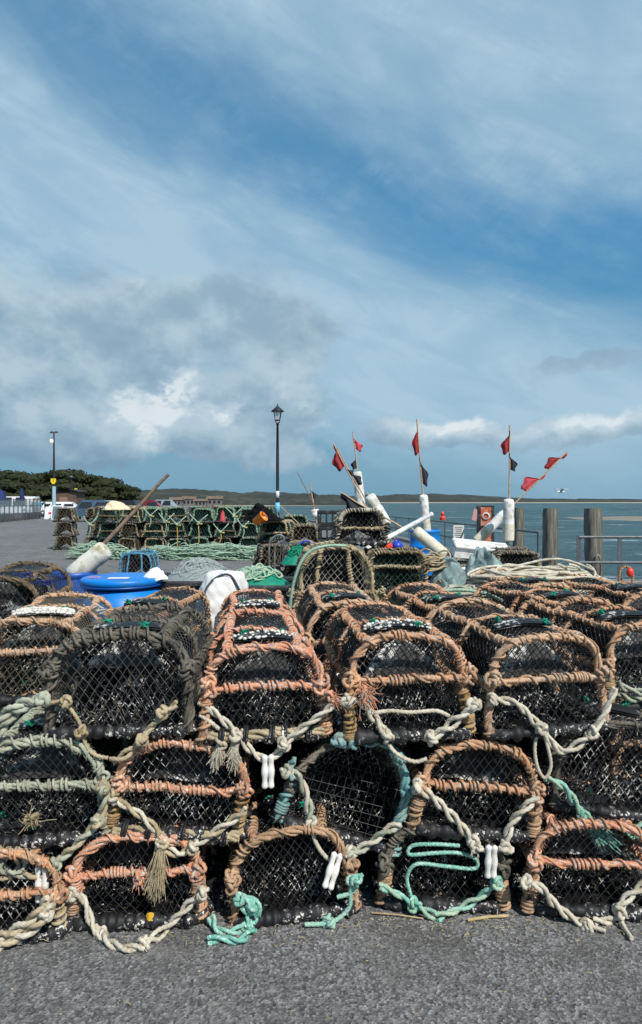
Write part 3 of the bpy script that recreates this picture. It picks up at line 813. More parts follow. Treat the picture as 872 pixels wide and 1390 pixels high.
# bridle ropes, knots, toggles
bridle('T1', 'tan', [[(58, 957), (85, 953), (105, 975), (112, 994), (118, 1014), (130, 1025), (147, 1029)]], [(112, 994), (88, 953)], r=.0075, double=False)
bridle('T1', 'tan', [[(240, 955), (222, 969), (203, 990), (186, 1010), (168, 1026), (152, 1033)]], [(222, 968), (193, 1003)], r=.0095)
bridle('T2', 'white', [[(271, 953), (290, 966), (310, 984), (324, 998)], [(324, 998), (338, 1016), (352, 1027), (364, 1030), (376, 1024), (396, 1000), (428, 976), (452, 957)]], [(322, 997), (300, 1006), (386, 1012)],
       tassels=[((300, 1006), (-.25, -.2, -1), .09, .018, 130), ((318, 1010), (0, -.2, -1), .08, .018, 130)], tog=((364, 1024), .125, 0), r=.0085)
bridle('T2', 'white', [[(271, 970), (292, 985), (306, 1000), (296, 1020), (288, 1040)], [(330, 990), (322, 1015), (312, 1040)]], [], r=.008, double=False, name='bridle')
bridle('T3', 'white', [[(470, 950), (490, 953), (508, 974), (526, 999)], [(649, 949), (637, 964), (603, 990), (583, 1005)]], [(526, 999), (472, 950), (586, 1003), (643, 958)])
bridle('T3', 'white', [[(526, 999), (530, 1014), (543, 1026), (563, 1034), (580, 1030)]], [], r=.008, double=False)
bridle('T3', 'white', [[(505, 968), (530, 965), (558, 967), (592, 965), (610, 972)]], [], r=.008, double=False, dy=.03)
bridle('T4', 'white', [[(668, 948), (700, 955), (719, 972), (733, 988)], [(835, 934), (820, 970), (804, 995)], [(804, 995), (780, 1014), (760, 1020), (744, 1003), (734, 990)]], [(733, 988), (804, 995), (670, 950)], r=.009)
bridle('T4', 'white', [[(731, 990), (726, 1015), (730, 1042), (740, 1056), (748, 1040), (744, 1015), (738, 995)], [(736, 990), (755, 1010), (768, 1022)]], [], r=.007, double=False)
bridle('T5', 'sage', [[(838, 925), (850, 935), (872, 940)], [(838, 940), (856, 948), (880, 950)]], [], r=.009, dy=.06)
bridle('M0', 'sage', [[(142, 1066), (138, 1105), (113, 1137), (76, 1172)], [(76, 1172), (48, 1187), (20, 1186), (-5, 1190)]], [(76, 1172), (140, 1070), (134, 1114)], r=.0098, tog=((57, 1176), .13, 0), dmat='tan')
bridle('M0', 'sage', [[(-8, 1002), (20, 968), (60, 945)], [(-10, 985), (22, 958), (52, 949)]], [(60, 952)], r=.0115)
bridle('M0', 'sage', [[(0, 1150), (22, 1160), (30, 1176), (14, 1184), (2, 1172), (18, 1152), (40, 1168)]], [], r=.009)
bridle('M1', 'tan', [[(150, 1082), (186, 1103), (212, 1127), (219, 1145)], [(222, 1150), (243, 1159), (262, 1148)], [(262, 1148), (300, 1124), (334, 1100)]], [(219, 1143), (262, 1149), (154, 1082)],
       tassels=[((219, 1148), (0, -.15, -1), .16, .024, 420)], r=.0088, dmat='white')
bridle('M2', 'white', [[(385, 1044), (406, 1056), (418, 1088), (421, 1117)], [(476, 1160), (504, 1144), (524, 1127), (545, 1120)]], [(389, 1046), (421, 1117), (476, 1158)], r=.0098, dmat='sage')
bridle('M2', 'white', [[(421, 1117), (430, 1146), (446, 1166), (460, 1164), (476, 1158)], [(480, 1160), (478, 1180), (477, 1192)]], [], r=.0085, double=False, tog=((459, 1157), .13, 0))
bridle('M2', 'teal_blue', [[(470, 1003), (500, 1008), (528, 1012), (543, 1032), (551, 1060), (553, 1092), (545, 1116)], [(534, 1018), (548, 1050), (548, 1095), (538, 1118)]], [(543, 1030), (551, 1076)], r=.010, dy=.0)
bridle('M2', 'teal_blue', [[(400, 1030), (392, 1045), (398, 1056)], [(455, 1010), (470, 1001), (492, 1004), (462, 1012)]], [(460, 1006), (480, 1006)], r=.010, dy=.05)
bridle('M3', 'white', [[(562, 1066), (589, 1084), (622, 1117), (639, 1141)], [(686, 1150), (694, 1118), (712, 1098), (729, 1082)]], [(641, 1141, 0), (686, 1148), (566, 1068), (646, 1150, 0)])
bridle('M3', 'white', [[(640, 1141), (655, 1153), (668, 1157), (686, 1148)]], [], r=.009, double=False, tog=((669, 1147), .125, .3))
bridle('M4', 'teal', [[(741, 1056), (765, 1068), (786, 1098), (793, 1110)], [(878, 1110), (868, 1120), (858, 1134)]], [(793, 1110), (860, 1132)], r=.0088, double=True, tassels=[((793, 1110), (.9, -.1, -.55), .15, .02, 60), ((793, 1110), (.75, -.1, -.9), .13, .018, 50)], dmat='mint')
bridle('B0', 'tan', [[(72, 1228), (48, 1258), (20, 1274), (-10, 1290)], [(66, 1218), (40, 1250), (0, 1272)]], [(64, 1238)], r=.011, dmat='white')
bridle('B1', 'white', [[(93, 1212), (113, 1220), (124, 1252), (134, 1266)], [(134, 1266), (150, 1280), (172, 1287), (196, 1284)], [(196, 1282), (222, 1264), (248, 1236), (277, 1208)]], [(136, 1264, 0), (196, 1282, 0), (97, 1212), (274, 1212)], r=.0092)
bridle('B2', 'teal', [[(322, 1216), (340, 1222), (352, 1234), (344, 1252), (318, 1264), (296, 1262), (286, 1244)], [(330, 1218), (348, 1228), (342, 1240), (330, 1232), (346, 1246), (336, 1262)], [(282, 1277), (304, 1274), (326, 1277), (345, 1260)]], [(340, 1230), (336, 1256), (326, 1220)], r=.0085)
bridle('B2', 'teal', [[(492, 1187), (477, 1206), (474, 1232), (450, 1252), (414, 1255)], [(486, 1190), (480, 1210), (458, 1218)]], [(482, 1196), (446, 1252)], r=.0085, double=False)
bridle('B3', 'teal', [[(624, 1148), (590, 1146), (560, 1148), (556, 1160), (590, 1158), (622, 1158), (646, 1166), (644, 1179), (605, 1176), (566, 1173), (553, 1190), (557, 1212), (563, 1228)]], [], r=.0075, double=False, dy=.03)
bridle('B3', 'teal', [[(516, 1203), (540, 1214), (563, 1228), (593, 1245)], [(593, 1246), (627, 1232), (655, 1215), (680, 1192)]], [(563, 1228), (676, 1198)], r=.0088, dmat='mint')
bridle('B4', 'white', [[(710, 1196), (734, 1205), (757, 1232), (784, 1250), (799, 1256)], [(806, 1251), (833, 1248), (842, 1234), (846, 1224), (878, 1198)]], [(799, 1256, 0), (841, 1237), (714, 1198)], r=.0095)
bridle('B4', 'white', [[(799, 1256), (822, 1264)], [(841, 1245), (850, 1262), (858, 1274)]], [], r=.008, double=False)

def barnacles(key, n, sc=1.0):
    e = POTS[key][0]; bo = [c for c in e.children if c.name.startswith('rubber_band')][0]; me = bo.data; mb = MB()
    nv = len(me.vertices); rng = np.random.RandomState(n)
    for i in range(n):
        v = me.vertices[rng.randint(0, nv//2)].co; r = rng.uniform(.004, .0095)*sc; a = np.linspace(0, PI, 5)
        lathe(mb, [(max(.0006, r*math.sin(t)), -r*.7*math.cos(t)) for t in a], (v.x+rng.uniform(-.01, .01), v.y+rng.uniform(-.012, .012), v.z+.003), 6, 0)
    mb.build('barnacles', M['barnacle'], bo)
barnacles('T0', 260, 1.25); barnacles('T2', 60); barnacles('T3', 80); barnacles('T2b', 60)
# orange tufts and odd ends on particular pots
def tuft(key, c, mat, d, L=.05, w=.03, n=70, dy=.03, name='rope_tuft'):
    mb = MB(); cc = local(key, [c], dy)[0]
    tassel(mb, cc, d, L, w, n, .002); knot(mb, cc, .018, .008)
    mb.build(name, M[mat], POTS[key][0])
tuft('T3', (492, 936), 'orange_bright', (.2, -.6, -.6), .055, .045, 90)
tuft('T2', (449, 945), 'orange_bright', (.7, -.3, -.6), .045, .03, 50)
tuft('B1', (190, 1190), 'orange_bright', (0, -.3, -1), .03, .02, 30)
tuft('M0', (44, 1113), 'tan', (0, -.5, .1), .022, .03, 60)
mb = MB(); c = local('B1', [(204, 1243)], .02)[0]
grid(mb, lambda u, v: np.stack([c[0]+(u-.5)*.03, c[1]-.01*np.cos((u-.5)*3), c[2]+(v-.5)*.032*np.sin(u*PI)**.5+.004*u], 1), 7, 5)
tag(mb.build('leaf', simple('yellow_leaf', (.7, .42, .03), .7, .2, 40), None, M=POTS['B1'][1]), 'single yellow leaf caught on the front of the bottom pot beside its white rope', 'leaf')

# ------------------------------------------------------------------ ground, quay, sea
QE = [(-400, -12), (60, -12), (60, 12.2), (4.45, 12.2), (4.45, 13.6), (3.75, 22.5), (1.6, 40), (-4, 65), (-22, 100), (-38, 235), (-400, 330)]
def prism(mb, poly, z0, z1, mat=0, smat=None):
    n = len(poly); v = [(x, y, z1) for x, y in poly]+[(x, y, z0) for x, y in poly]
    b = mb.n; mb.v.append(np.array(v, float)); mb.n += 2*n
    mb.f.append((np.array([list(range(n))])+b, mat, None))
    mb.f.append((np.array([[i, n+i, n+(i+1) % n, (i+1) % n] for i in range(n)])+b, mat if smat is None else smat, None))
mb = MB(); prism(mb, QE, -4.5, 0, 0, 1)
tag(mb.build('ground', [M['asphalt'], M['quay_wall']], smooth=False), kind='structure')
# raised stone edge of the quay
mb = MB()
edge = [(60, 12.2), (4.45, 12.2), (4.45, 13.6), (3.75, 22.5), (1.6, 40), (-4, 65)]
for i in range(len(edge)-1):
    a, b2 = np.array(edge[i]), np.array(edge[i+1]); d = b2-a; L = np.hypot(*d); ang = math.atan2(d[1], d[0])
    nrm2 = np.array([-d[1], d[0]])/L
    c = (a+b2)/2+nrm2*.16
    box(mb, (c[0], c[1], .05), (L-.02, .3, .11), 0, (0, 0, ang), .02)
tag(mb.build('kerb', M['conc'], smooth=False), kind='structure')
# sea with real low swell
mb = MB()
def seafn(u, v):
    r = 6+5000*u**3.2; x = (v-.5)*2.6*(r+25); y = r+5
    z = -2.75+.10*np.sin(x*.5+y*.9+2*np.sin(y*.13))*np.exp(-r/160.)+.05*np.sin(1.3*x-.8*y)*np.exp(-r/90.)
    return np.stack([x, y, z], 1)
grid(mb, seafn, 260, 160)
o = mb.build('sea', M['water']); tag(o, kind='structure')
mb = MB()
def sb(u, v):
    x = 58+(u)*260; y = 160+(v-.5)*40+14*u
    z = -2.95+1.15*np.sin(PI*v)**.6*np.clip(u*5, 0, 1)**.6
    return np.stack([x, y, z], 1)
grid(mb, sb, 60, 14); tag(mb.build('sandbank', M['sandbank']), kind='structure')

# far shore: beach strip and wooded hills
def hills(name, pts, Y, mat, depth=120, z0=-3.2, rough=1.0, seed=3):
    mb = MB(); xs = np.array([(p[0]-CX)*Y/F for p in pts]); hs = np.array([CH-(p[1]-HY)*Y/F for p in pts])
    n = 420
    def fn(u, v):
        x = xs[0]+(xs[-1]-xs[0])*u; h = CH+(np.interp(x, xs, hs)-CH)*(Y-30+depth)/Y*1.06-z0
        p2 = np.stack([x, x*0+seed, v*3], 1)
        k = np.sin(np.clip(v, 0, 1)*PI/2)**.8
        bumpy = rough*(vnoise(p2, .045*1000/Y, seed, 4)*.9+.5*vnoise(p2, .16*1000/Y, seed+5, 3))*Y/1000
        return np.stack([x, Y-30+depth*v, z0+(h+bumpy*3*k)*k], 1)
    grid(mb, fn, n, 10); return tag(mb.build(name, mat), kind='structure')
hills('hill', [(100, 668), (150, 667), (190, 666), (235, 664), (300, 667), (345, 668), (400, 671), (450, 675), (500, 679)], 620, M['hill'], rough=1.0, seed=4)
hills('far_hill', [(330, 673), (420, 672), (520, 673), (600, 671), (650, 672), (740, 675), (800, 677), (872, 678), (960, 679)], 1500, M['hill'], 400, rough=.8, seed=9)
mb = MB()
grid(mb, lambda u, v: np.stack([(-240+u*1300), 1380+v*90-40*np.sin(u*3), -3+v*2.0], 1), 60, 4)
tag(mb.build('far_beach', M['sand']), kind='structure')
mb = MB()
grid(mb, lambda u, v: np.stack([(-180+u*240), 560+v*40, -3.1+v*1.5*(1-u*.7)], 1), 60, 4)
tag(mb.build('near_beach', M['sand']), kind='structure')

# ------------------------------------------------------------------ pine trees on the left
def pine(px, py_top, Y, w, label, seed):
    rng = np.random.RandomState(seed)
    x = X(px, Y); top = CH-(py_top-HY)*Y/F
    e = empty('pine_tree', (x, Y, 0), (0, 0, 0), label, 'tree', 'pine trees beyond the car park')
    mb = MB(); h = top*.62
    tp = np.stack([.3*sn(10, 2, rng)*np.linspace(0, 1, 10), .3*sn(10, 2, rng)*np.linspace(0, 1, 10), np.linspace(-.1, h, 10)], 1)
    sweep(mb, tp, np.linspace(.35, .16, 10), 8, (1, 0, 0))
    for i in range(6):
        a = rng.uniform(0, 6.28); s = tp[rng.randint(5, 9)]
        en = s+np.array([math.cos(a)*w*.3, math.sin(a)*w*.3, top*.18])
        sweep(mb, spline([s, (s+en)/2+[0, 0, .4], en], 4), np.linspace(.14, .05, 9), 5, (0, 0, 1))
    mb.build('trunk', M['bark'], e)
    mb = MB(); N = 2600
    nl = 13; cen = []
    for i in range(nl):
        a = rng.uniform(0, 6.28); rr = w*.5*math.sqrt(rng.uniform(0, .75)); zz = top*(.28+.56*rng.rand()*(1-.45*(rr/(w*.5))**2))
        cen.append((rr*math.cos(a), rr*math.sin(a), zz, w*rng.uniform(.15, .26), top*rng.uniform(.09, .15)))
    cen.append((0, 0, top*.84, w*.26, top*.15))
    cen = np.array(cen); k = rng.randint(0, len(cen), N); c = cen[k]
    d = nrm(rng.randn(N, 3)); rad = rng.uniform(.72, 1.03, N)[:, None]
    p = c[:, :3]+d*rad*np.stack([c[:, 3], c[:, 3], c[:, 4]], 1)
    s = rng.uniform(.22, .5, N)[:, None]
    a1 = nrm(np.cross(d, rng.randn(N, 3))); a2 = nrm(np.cross(d, a1)+d*rng.uniform(-.6, .6, (N, 1)))
    V = np.stack([p-a1*s-a2*s*.5, p+a1*s-a2*s*.6, p+a1*s*.7+a2*s*.6, p-a1*s*.8+a2*s*.5], 1).reshape(-1, 3)
    mb.add(V, np.arange(N*4).reshape(-1, 4)); 
    for cc in cen:   # dark twiggy inside of each bough
        t = np.linspace(0, PI, 7)
        lathe(mb, [(max(.01, cc[3]*.74*math.sin(a)), -cc[4]*.74*math.cos(a)) for a in t], cc[:3], 9, 0)
    mb.build('crown', M['pine'], e, smooth=False)
PT = [(-14, 640, 120, 13, 'tall dark pine at the left edge, behind the glass screened terrace'), (6, 637, 128, 14, 'broad topped pine second from the left edge'),
      (28, 640, 122, 12, 'pine behind the closed navy parasol'), (44, 645, 118, 8, 'lower pine left of the tall mast, its crown sloping to the gap'),
      (62, 641, 130, 12, 'pine whose crown begins right behind the tall mast'), (82, 637, 126, 12, 'pine with rounded crown just right of the tall mast'),
      (98, 636, 132, 11, 'highest pine of the clump, above the small park lamp'), (112, 642, 124, 10, 'pine above the brown hut roof'),
      (128, 645, 128, 10, 'pine right of the brown hut'), (146, 648, 126, 11, 'round crowned pine above the cream sheet'), (160, 656, 122, 8, 'last low pine at the right end of the clump'),
      (20, 655, 105, 8, 'short bushy pine low in front, behind the terrace screens'), (118, 662, 110, 8, 'short dark pine low behind the brown hut'), (58, 660, 108, 9, 'short dark pine low behind the mast foot')]
for i, (a, b_, c_, w, l) in enumerate(PT): pine(a, b_, c_, w*1.05, l, 50+i)

# ------------------------------------------------------------------ far left: terrace screen, mast, signs, hut, cars, people, boards
def screen():
    e = empty('windbreak_fence', (0, 0, 0), (0, 0, 0), 'glass panelled terrace windbreak with dark lower panels at the left edge', 'windbreak')
    p0 = np.array([X(-22, 44.), 44.]); p1 = np.array([X(55, 58.), 58.]); n = 13
    for i in range(n+1):
        q = p0+(p1-p0)*i/n; mb = MB(); box(mb, (q[0], q[1], .83), (.07, .07, 1.66)); mb.build('post', M['galv'], e, smooth=False)
        if i < n:
            q2 = p0+(p1-p0)*(i+1)/n; c = (q+q2)/2; L = np.hypot(*(q2-q))-.09; a = math.atan2(q2[1]-q[1], q2[0]-q[0])
            mb = MB(); box(mb, (c[0], c[1], 1.08), (L, .012, 1.0), 0, (0, 0, a)); mb.build('glass_panel', M['screen'], e, smooth=False)
            mb = MB(); box(mb, (c[0], c[1], .29), (L, .03, .54), 0, (0, 0, a)); mb.build('lower_panel', M['car_dark'], e, smooth=False)
    d = p1-p0; a = math.atan2(d[1], d[0]); c = (p0+p1)/2
    for z in (.575, 1.15, 1.68):
        mb = MB(); box(mb, (c[0], c[1]-.045, z), (np.hypot(*d), .05, .05), 0, (0, 0, a)); mb.build('rail', M['galv'], e, smooth=False)
screen()
def parasol(px, pyt, Y, label, w=.16):
    x = X(px, Y); top = CH-(pyt-HY)*Y/F
    e = empty('parasol', (x, Y, 0), label=label, cat='parasol', group='navy parasols on the terrace')
    mb = MB(); sweep(mb, [(0, 0, 0), (0, 0, top)], .03, 8, (1, 0, 0)); mb.build('pole', M['white_paint'], e)
    mb = MB(); lathe(mb, [(.05, top-1.3), (w, top-1.2), (w*.95, top-.7), (w*.5, top-.15), (.03, top)], segs=10); mb.build('canopy', M['navy'], e)
    mb = MB(); lathe(mb, [(.3, 0), (.3, .08), (.05, .1)], segs=12); mb.build('base', M['galv'], e)
parasol(30, 663, 60, 'closed navy parasol standing behind the middle of the terrace windbreak', .2)
parasol(2, 665, 57, 'wider navy parasol at the left edge of the photo', .45)

def mast():
    Y = 62.; x = X(73.5, Y)
    e = empty('lamp_mast', (x, Y, 0), label='tall thin dark mast with a yellow sign, in front of the pines', cat='mast')
    top = CH+92*Y/F
    mb = MB(); sweep(mb, [(0, 0, 1.2), (0, 0, 4), (0, 0, top)], np.array([.13, .11, .06]), 10, (1, 0, 0)); mb.build('pole', M['iron'], e)
    mb = MB(); sweep(mb, [(0, 0, 0), (0, 0, 2.9)], .17, 12, (1, 0, 0)); mb.build('sleeve', M['pole_sleeve'], e)
    mb = MB(); box(mb, (0, 0, top+.06), (.75, .16, .1), bev=.03); box(mb, (-.2, 0, top+.13), (.2, .14, .06)); box(mb, (.2, 0, top+.13), (.2, .14, .06)); mb.build('lamp_head', M['iron'], e)
    mb = MB(); box(mb, (-.18, -.1, top-.75), (.3, .2, .35), bev=.04); mb.build('loudspeaker', M['white_paint'], e)
    s = MB(); z = 3.35
    v = [(-.24, z+.28), (.24, z+.28), (.24, z-.02), (.1, z-.22), (-.1, z-.22), (-.24, z-.02)]
    n = len(v); vv = np.array([(a, -.16, b) for a, b in v]+[(a, -.13, b) for a, b in v])
    s.v.append(vv); s.n += 2*n; s.f.append((np.array([list(range(n))]), 0, None)); s.f.append((np.array([list(range(2*n-1, n-1, -1))]), 0, None))
    s.f.append((np.array([[i, n+i, n+(i+1) % n, (i+1) % n] for i in range(n)]), 0, None))
    so = s.build('sign', M['yellow_paint'], e, smooth=False)
    m2 = MB(); box(m2, (0, -.165, z+.14), (.05, .006, .16)); box(m2, (0, -.165, z+.02), (.05, .006, .05)); m2.build('sign_mark', M['iron'], so, smooth=False)
mast()
def small_lamp():
    Y = 80.; x = X(97, Y); top = CH+31*Y/F
    e = empty('street_lamp', (x, Y, 0), label='small slim park lamp in front of the pines, right of the mast', cat='street lamp')
    mb = MB(); sweep(mb, [(0, 0, 0), (0, 0, top)], .05, 8, (1, 0, 0)); mb.build('pole', M['iron'], e)
    mb = MB(); lathe(mb, [(.08, top), (.30, top+.1), (.32, top+.16), (.05, top+.3)], segs=12); mb.build('lamp_head', M['galv'], e)
small_lamp()
def yellow_sign():
    Y = 70.; x = X(103.5, Y); z = CH+15*Y/F
    e = empty('sign_post', (x, Y, 0), label='small yellow sign on a post beside the brown hut roof', cat='sign')
    mb = MB(); sweep(mb, [(0, 0, 0), (0, 0, z)], .04, 8, (1, 0, 0)); mb.build('post', M['iron'], e)
    mb = MB(); box(mb, (0, -.06, z+.0), (.32, .03, .32), bev=.01); so = mb.build('sign', M['yellow_paint'], e, smooth=False)
yellow_sign()
def hut():
    Y = 68.; x0, x1 = X(81, Y), X(110, Y); w = x1-x0
    e = empty('wooden_hut', ((x0+x1)/2, Y, 0), label='low brown boarded hut with a shallow curved dark roof below the pines', cat='hut')
    zt = CH+11*Y/F; mb = MB()
    for i in range(14):
        box(mb, (-w/2+w*(i+.5)/14, -1.2, zt/2), (w/14-.02, .06, zt))
    box(mb, (0, .1, zt/2), (w-.1, 2.4, zt-.04)); mb.build('wall', M['hut'], e, smooth=False)
    mb = MB()
    for s in (0, .09):
        grid(mb, lambda u, v: np.stack([(u-.5)*(w+.5), -1.5+v*3, zt+.02+s+.28*np.sin(u*PI)], 1), 16, 3)
    mb.build('roof', M['hut_roof'], e)
    mb = MB(); box(mb, (-.2, -1.25, 1.0), (.8, .05, 1.9)); mb.build('door', M['cloth_brown'], e, smooth=False)
hut()
def board(px, py0, py1, Y, w, label, mat, mark=None, name='notice_board'):
    x = X(px, Y); z1 = CH-(py0-HY)*Y/F
    e = empty(name, (x, Y, 0), (0, 0, 0), label, 'A-board', 'boards standing at the car park')
    for s, nm in ((-1, 'panel'), (1, 'panel')):
        mb = MB(); box(mb, (0, s*.18, z1/2), (w, .03, z1), 0, (s*.16, 0, 0)); f = mb.build(nm, M['white_paint'], e, smooth=False)
        if s == -1:
            m2 = MB(); box(m2, (0, s*.18-.02, z1/2), (w*.8, .008, z1*.86), 0, (s*.16, 0, 0)); g = m2.build('face', M[mat], f, smooth=False)
            if mark:
                m3 = MB(); box(m3, (.05, s*.18-.027+.0, z1*.52), (w*.34, .006, z1*.2), 0, (s*.16, 0, 0)); m3.build('red_mark', M[mark], f, smooth=False)
board(69, 689, 702, 56, .85, 'white standing board with a red mark, at the foot of the mast', 'white_paint', 'pink_flag')
board(79, 686, 702, 55, .95, 'white framed blue grey board beside the first far pot stack', 'navy_board')

def car(px, Y, yaw, paint, label, L=4.2, W=1.75, H=1.45, van=False):
    e = empty('parked_car', (X(px, Y), Y, 0), (0, 0, yaw), label, 'car' if not van else 'van', 'vehicles parked beyond the quay')
    lo = [(-L/2, .35), (-L/2, .75), (-L/2+.25, .88), (-L*.22, .95), (L*.33, .95), (L/2-.08, .85), (L/2, .6), (L/2, .35)]
    up = [(-L*.30, .94), (-L*.16, H), (L*.20, H), (L*.36, .94)] if not van else [(-L*.45, .94), (-L*.32, H), (L*.46, H), (L*.49, .94)]
    def ext(poly, w0, w1, mb, mat=0):
        n = len(poly); ys = lambda s: [(a, s*(w1 if b > .97 else w0)/2, b) for a, b in poly]
        v = ys(-1)+ys(1); b = mb.n; mb.v.append(np.array(v)); mb.n += 2*n
        mb.f.append((np.array([list(range(n))])+b, mat, None)); mb.f.append((np.array([list(range(2*n-1, n-1, -1))])+b, mat, None))
        mb.f.append((np.array([[i, n+i, n+(i+1) % n, (i+1) % n] for i in range(n)])+b, mat, None))
    mb = MB(); ext(lo, W, W, mb); ext(up, W*.94, W*.78, mb); body = mb.build('body', M[paint], e, smooth=False)
    mb = MB()
    for s in (-1, 1):
        for a, b in ((-L*.24, 0.0), (L*.02, L*.27)):
            v = [(a, s*(W*.475), 1.0), (b, s*(W*.475), 1.0), (b-.04, s*(W*.40), H-.1), (a+.28, s*(W*.40), H-.1)]
            mb.add(v, [[0, 1, 2, 3]])
    mb.add([(-L*.295-.02, -W*.42, .99), (-L*.295-.02, W*.42, .99), (-L*.175-.01, W*.37, H-.06), (-L*.175-.01, -W*.37, H-.06)], [[0, 1, 2, 3]])
    mb.build('window', M['window_dark'], e, smooth=False)
    for sx in (-.31, .31):
        for s in (-1, 1):
            mb = MB(); lathe(mb, [(.31, -.1), (.33, -.06), (.33, .06), (.31, .1)], (sx*L, s*(W/2-.08), .33), 18, axis=(0, 1, 0)); w = mb.build('wheel', M['tyre'], e)
            mb = MB(); lathe(mb, [(.19, -.11), (.19, .11)], (sx*L, s*(W/2-.075), .33), 14, axis=(0, 1, 0)); mb.build('rim', M['car_silver'], w)
    for s in (-1, 1):
        mb = MB(); box(mb, (-L/2-.0, s*(W/2-.28), .70), (.06, .32, .14), bev=.02); mb.build('headlight', M['bulb'], e)
car(60, 66, RAD(75), 'car_white', 'white car parked between the windbreak and the mast')
car(86, 66, RAD(10), 'car_white', 'white car parked behind the standing boards, below the hut')
car(20, 68, RAD(8), 'car_white', 'white van seen through the terrace windbreak', 4.8, 1.9, 2.0, True)
car(127, 50, RAD(12), 'car_blue', 'slate blue car roof showing above the left end of the far pots', H=1.62)
car(172, 58, RAD(-8), 'car_dark', 'black car behind the cream sheet, left of the long pole', H=1.6)
car(198, 60, RAD(5), 'car_red', 'maroon car behind the far pots, right of the cream sheet', H=1.6)
car(152, 76, RAD(20), 'car_silver', 'silver car farther back below the last pine', H=1.6)
car(222, 80, RAD(-5), 'car_silver', 'silver car at the far side, right of the pole tip', H=1.7)

def person(px, Y, label, top, pose=0):
    e = empty('person', (X(px, Y), Y, 0), (0, 0, pose), label, 'person')
    def prof(pts, rads, mb, segs=12, ref=(0, 1, 0)):
        s = spline(pts, 5); r = np.interp(np.linspace(0, 1, len(s)), np.linspace(0, 1, len(rads)), rads); sweep(mb, s, r, segs, ref)
    mb = MB()
    me = bpy.data.meshes.new('body')
    vs = [(0, 0, .95), (0, .01, 1.15), (0, 0, 1.38), (0, 0, 1.50), (0, -.02, 1.66), (.2, 0, 1.40), (.27, -.02, 1.12), (.25, -.12, .90), (-.2, 0, 1.40), (-.27, -.02, 1.12), (-.24, -.10, .90),
          (.10, 0, .86), (.11, -.02, .48), (.12, .02, .07), (.13, -.14, .04), (-.10, 0, .86), (-.11, .0, .48), (-.12, .06, .07), (-.13, -.10, .04)]
    es = [(0, 1), (1, 2), (2, 3), (3, 4), (2, 5), (5, 6), (6, 7), (2, 8), (8, 9), (9, 10), (0, 11), (11, 12), (12, 13), (13, 14), (0, 15), (15, 16), (16, 17), (17, 18)]
    rr = [.15, .14, .15, .06, .105, .06, .045, .035, .06, .045, .035, .095, .065, .045, .04, .095, .065, .045, .04]
    me.from_pydata(vs, es, []); b = bpy.data.objects.new('body', me); COL.objects.link(b); b.parent = e
    me.skin_vertices.new(name='') if hasattr(me.skin_vertices, 'new') and not me.skin_vertices else None
    sk = b.modifiers.new('Skin', 'SKIN'); b.modifiers.new('Sub', 'SUBSURF').levels = 1
    if not me.skin_vertices:
        bpy.context.view_layer.objects.active = b
    for v, r in zip(me.skin_vertices[0].data, rr): v.radius = (r, r*.8)
    me.skin_vertices[0].data[0].use_root = True
    me.materials.append(M['skin'])
    mb = MB(); prof([(0, 0, .92), (0, 0, 1.15), (0, 0, 1.36), (0, 0, 1.47)], [.165, .16, .175, .08], mb)
    for s in (-1, 1): prof([(s*.14, 0, 1.42), (s*.23, -.01, 1.3), (s*.27, -.02, 1.12)], [.08, .07, .06], mb)
    mb.build('shirt', M[top], e)
    mb = MB()
    for s in (-1, 1): prof([(s*.08, 0, .98), (s*.11, 0, .5), (s*.12, .03, .12)], [.12, .085, .065], mb)
    mb.build('trousers', M['cloth_navy'], e)
    mb = MB(); lathe(mb, [(.01, 1.80), (.09, 1.77), (.12, 1.68), (.10, 1.62)], (0, .025, 0), 12); mb.build('hair', M['hair'], e)
try:
    person(52, 59.5, 'person in a turquoise top standing behind the right end of the windbreak', 'cloth_turq', .4)
    person(46.5, 60.5, 'person in a brown top standing left of the one in turquoise', 'cloth_brown', -.5)
except Exception as ex:
    print('PERSON', ex)

# low buildings across the harbour
HB = [(218, 190, 4, 2.4, 'long low pale building farthest left across the harbour'), (240, 185, 3.2, 3.6, 'pale building with a satellite dish, across the harbour'), (257, 215, 4, 4.2, 'brown roofed chalet across the harbour, middle of the row'), (273, 190, 3.4, 3.0, 'pale chalet right of the brown roofed one'), (292, 225, 5, 4.4, 'pale chalet at the right end of the row, beside the bare tree')]
for px, Y, w, h, l in HB:
    h *= .72
    e = empty('harbour_building', (X(px, Y), Y, 0), (0, 0, RAD(5)), l, 'building', 'low buildings across the harbour')
    mb = MB(); box(mb, (0, 0, h*.35), (w, 5, h*.7)); wo = mb.build('wall', M['house_white'], e, smooth=False)
    mb = MB(); v = [(-w/2-.3, -2.8, h*.7), (w/2+.3, -2.8, h*.7), (w/2+.3, 2.8, h*.7), (-w/2-.3, 2.8, h*.7), (-w/2-.3, 0, h), (w/2+.3, 0, h)]
    mb.add(v, [[0, 1, 5, 4], [2, 3, 4, 5]]); mb.add(v, [[0, 4, 3], [1, 2, 5]]); mb.build('roof', M['house_roof'], e, smooth=False)
    for k in (-.3, 0, .3):
        mb = MB(); box(mb, (w*k, -2.52, h*.38), (w*.16, .06, h*.3)); mb.build('window', M['window_dark'], e, smooth=False)

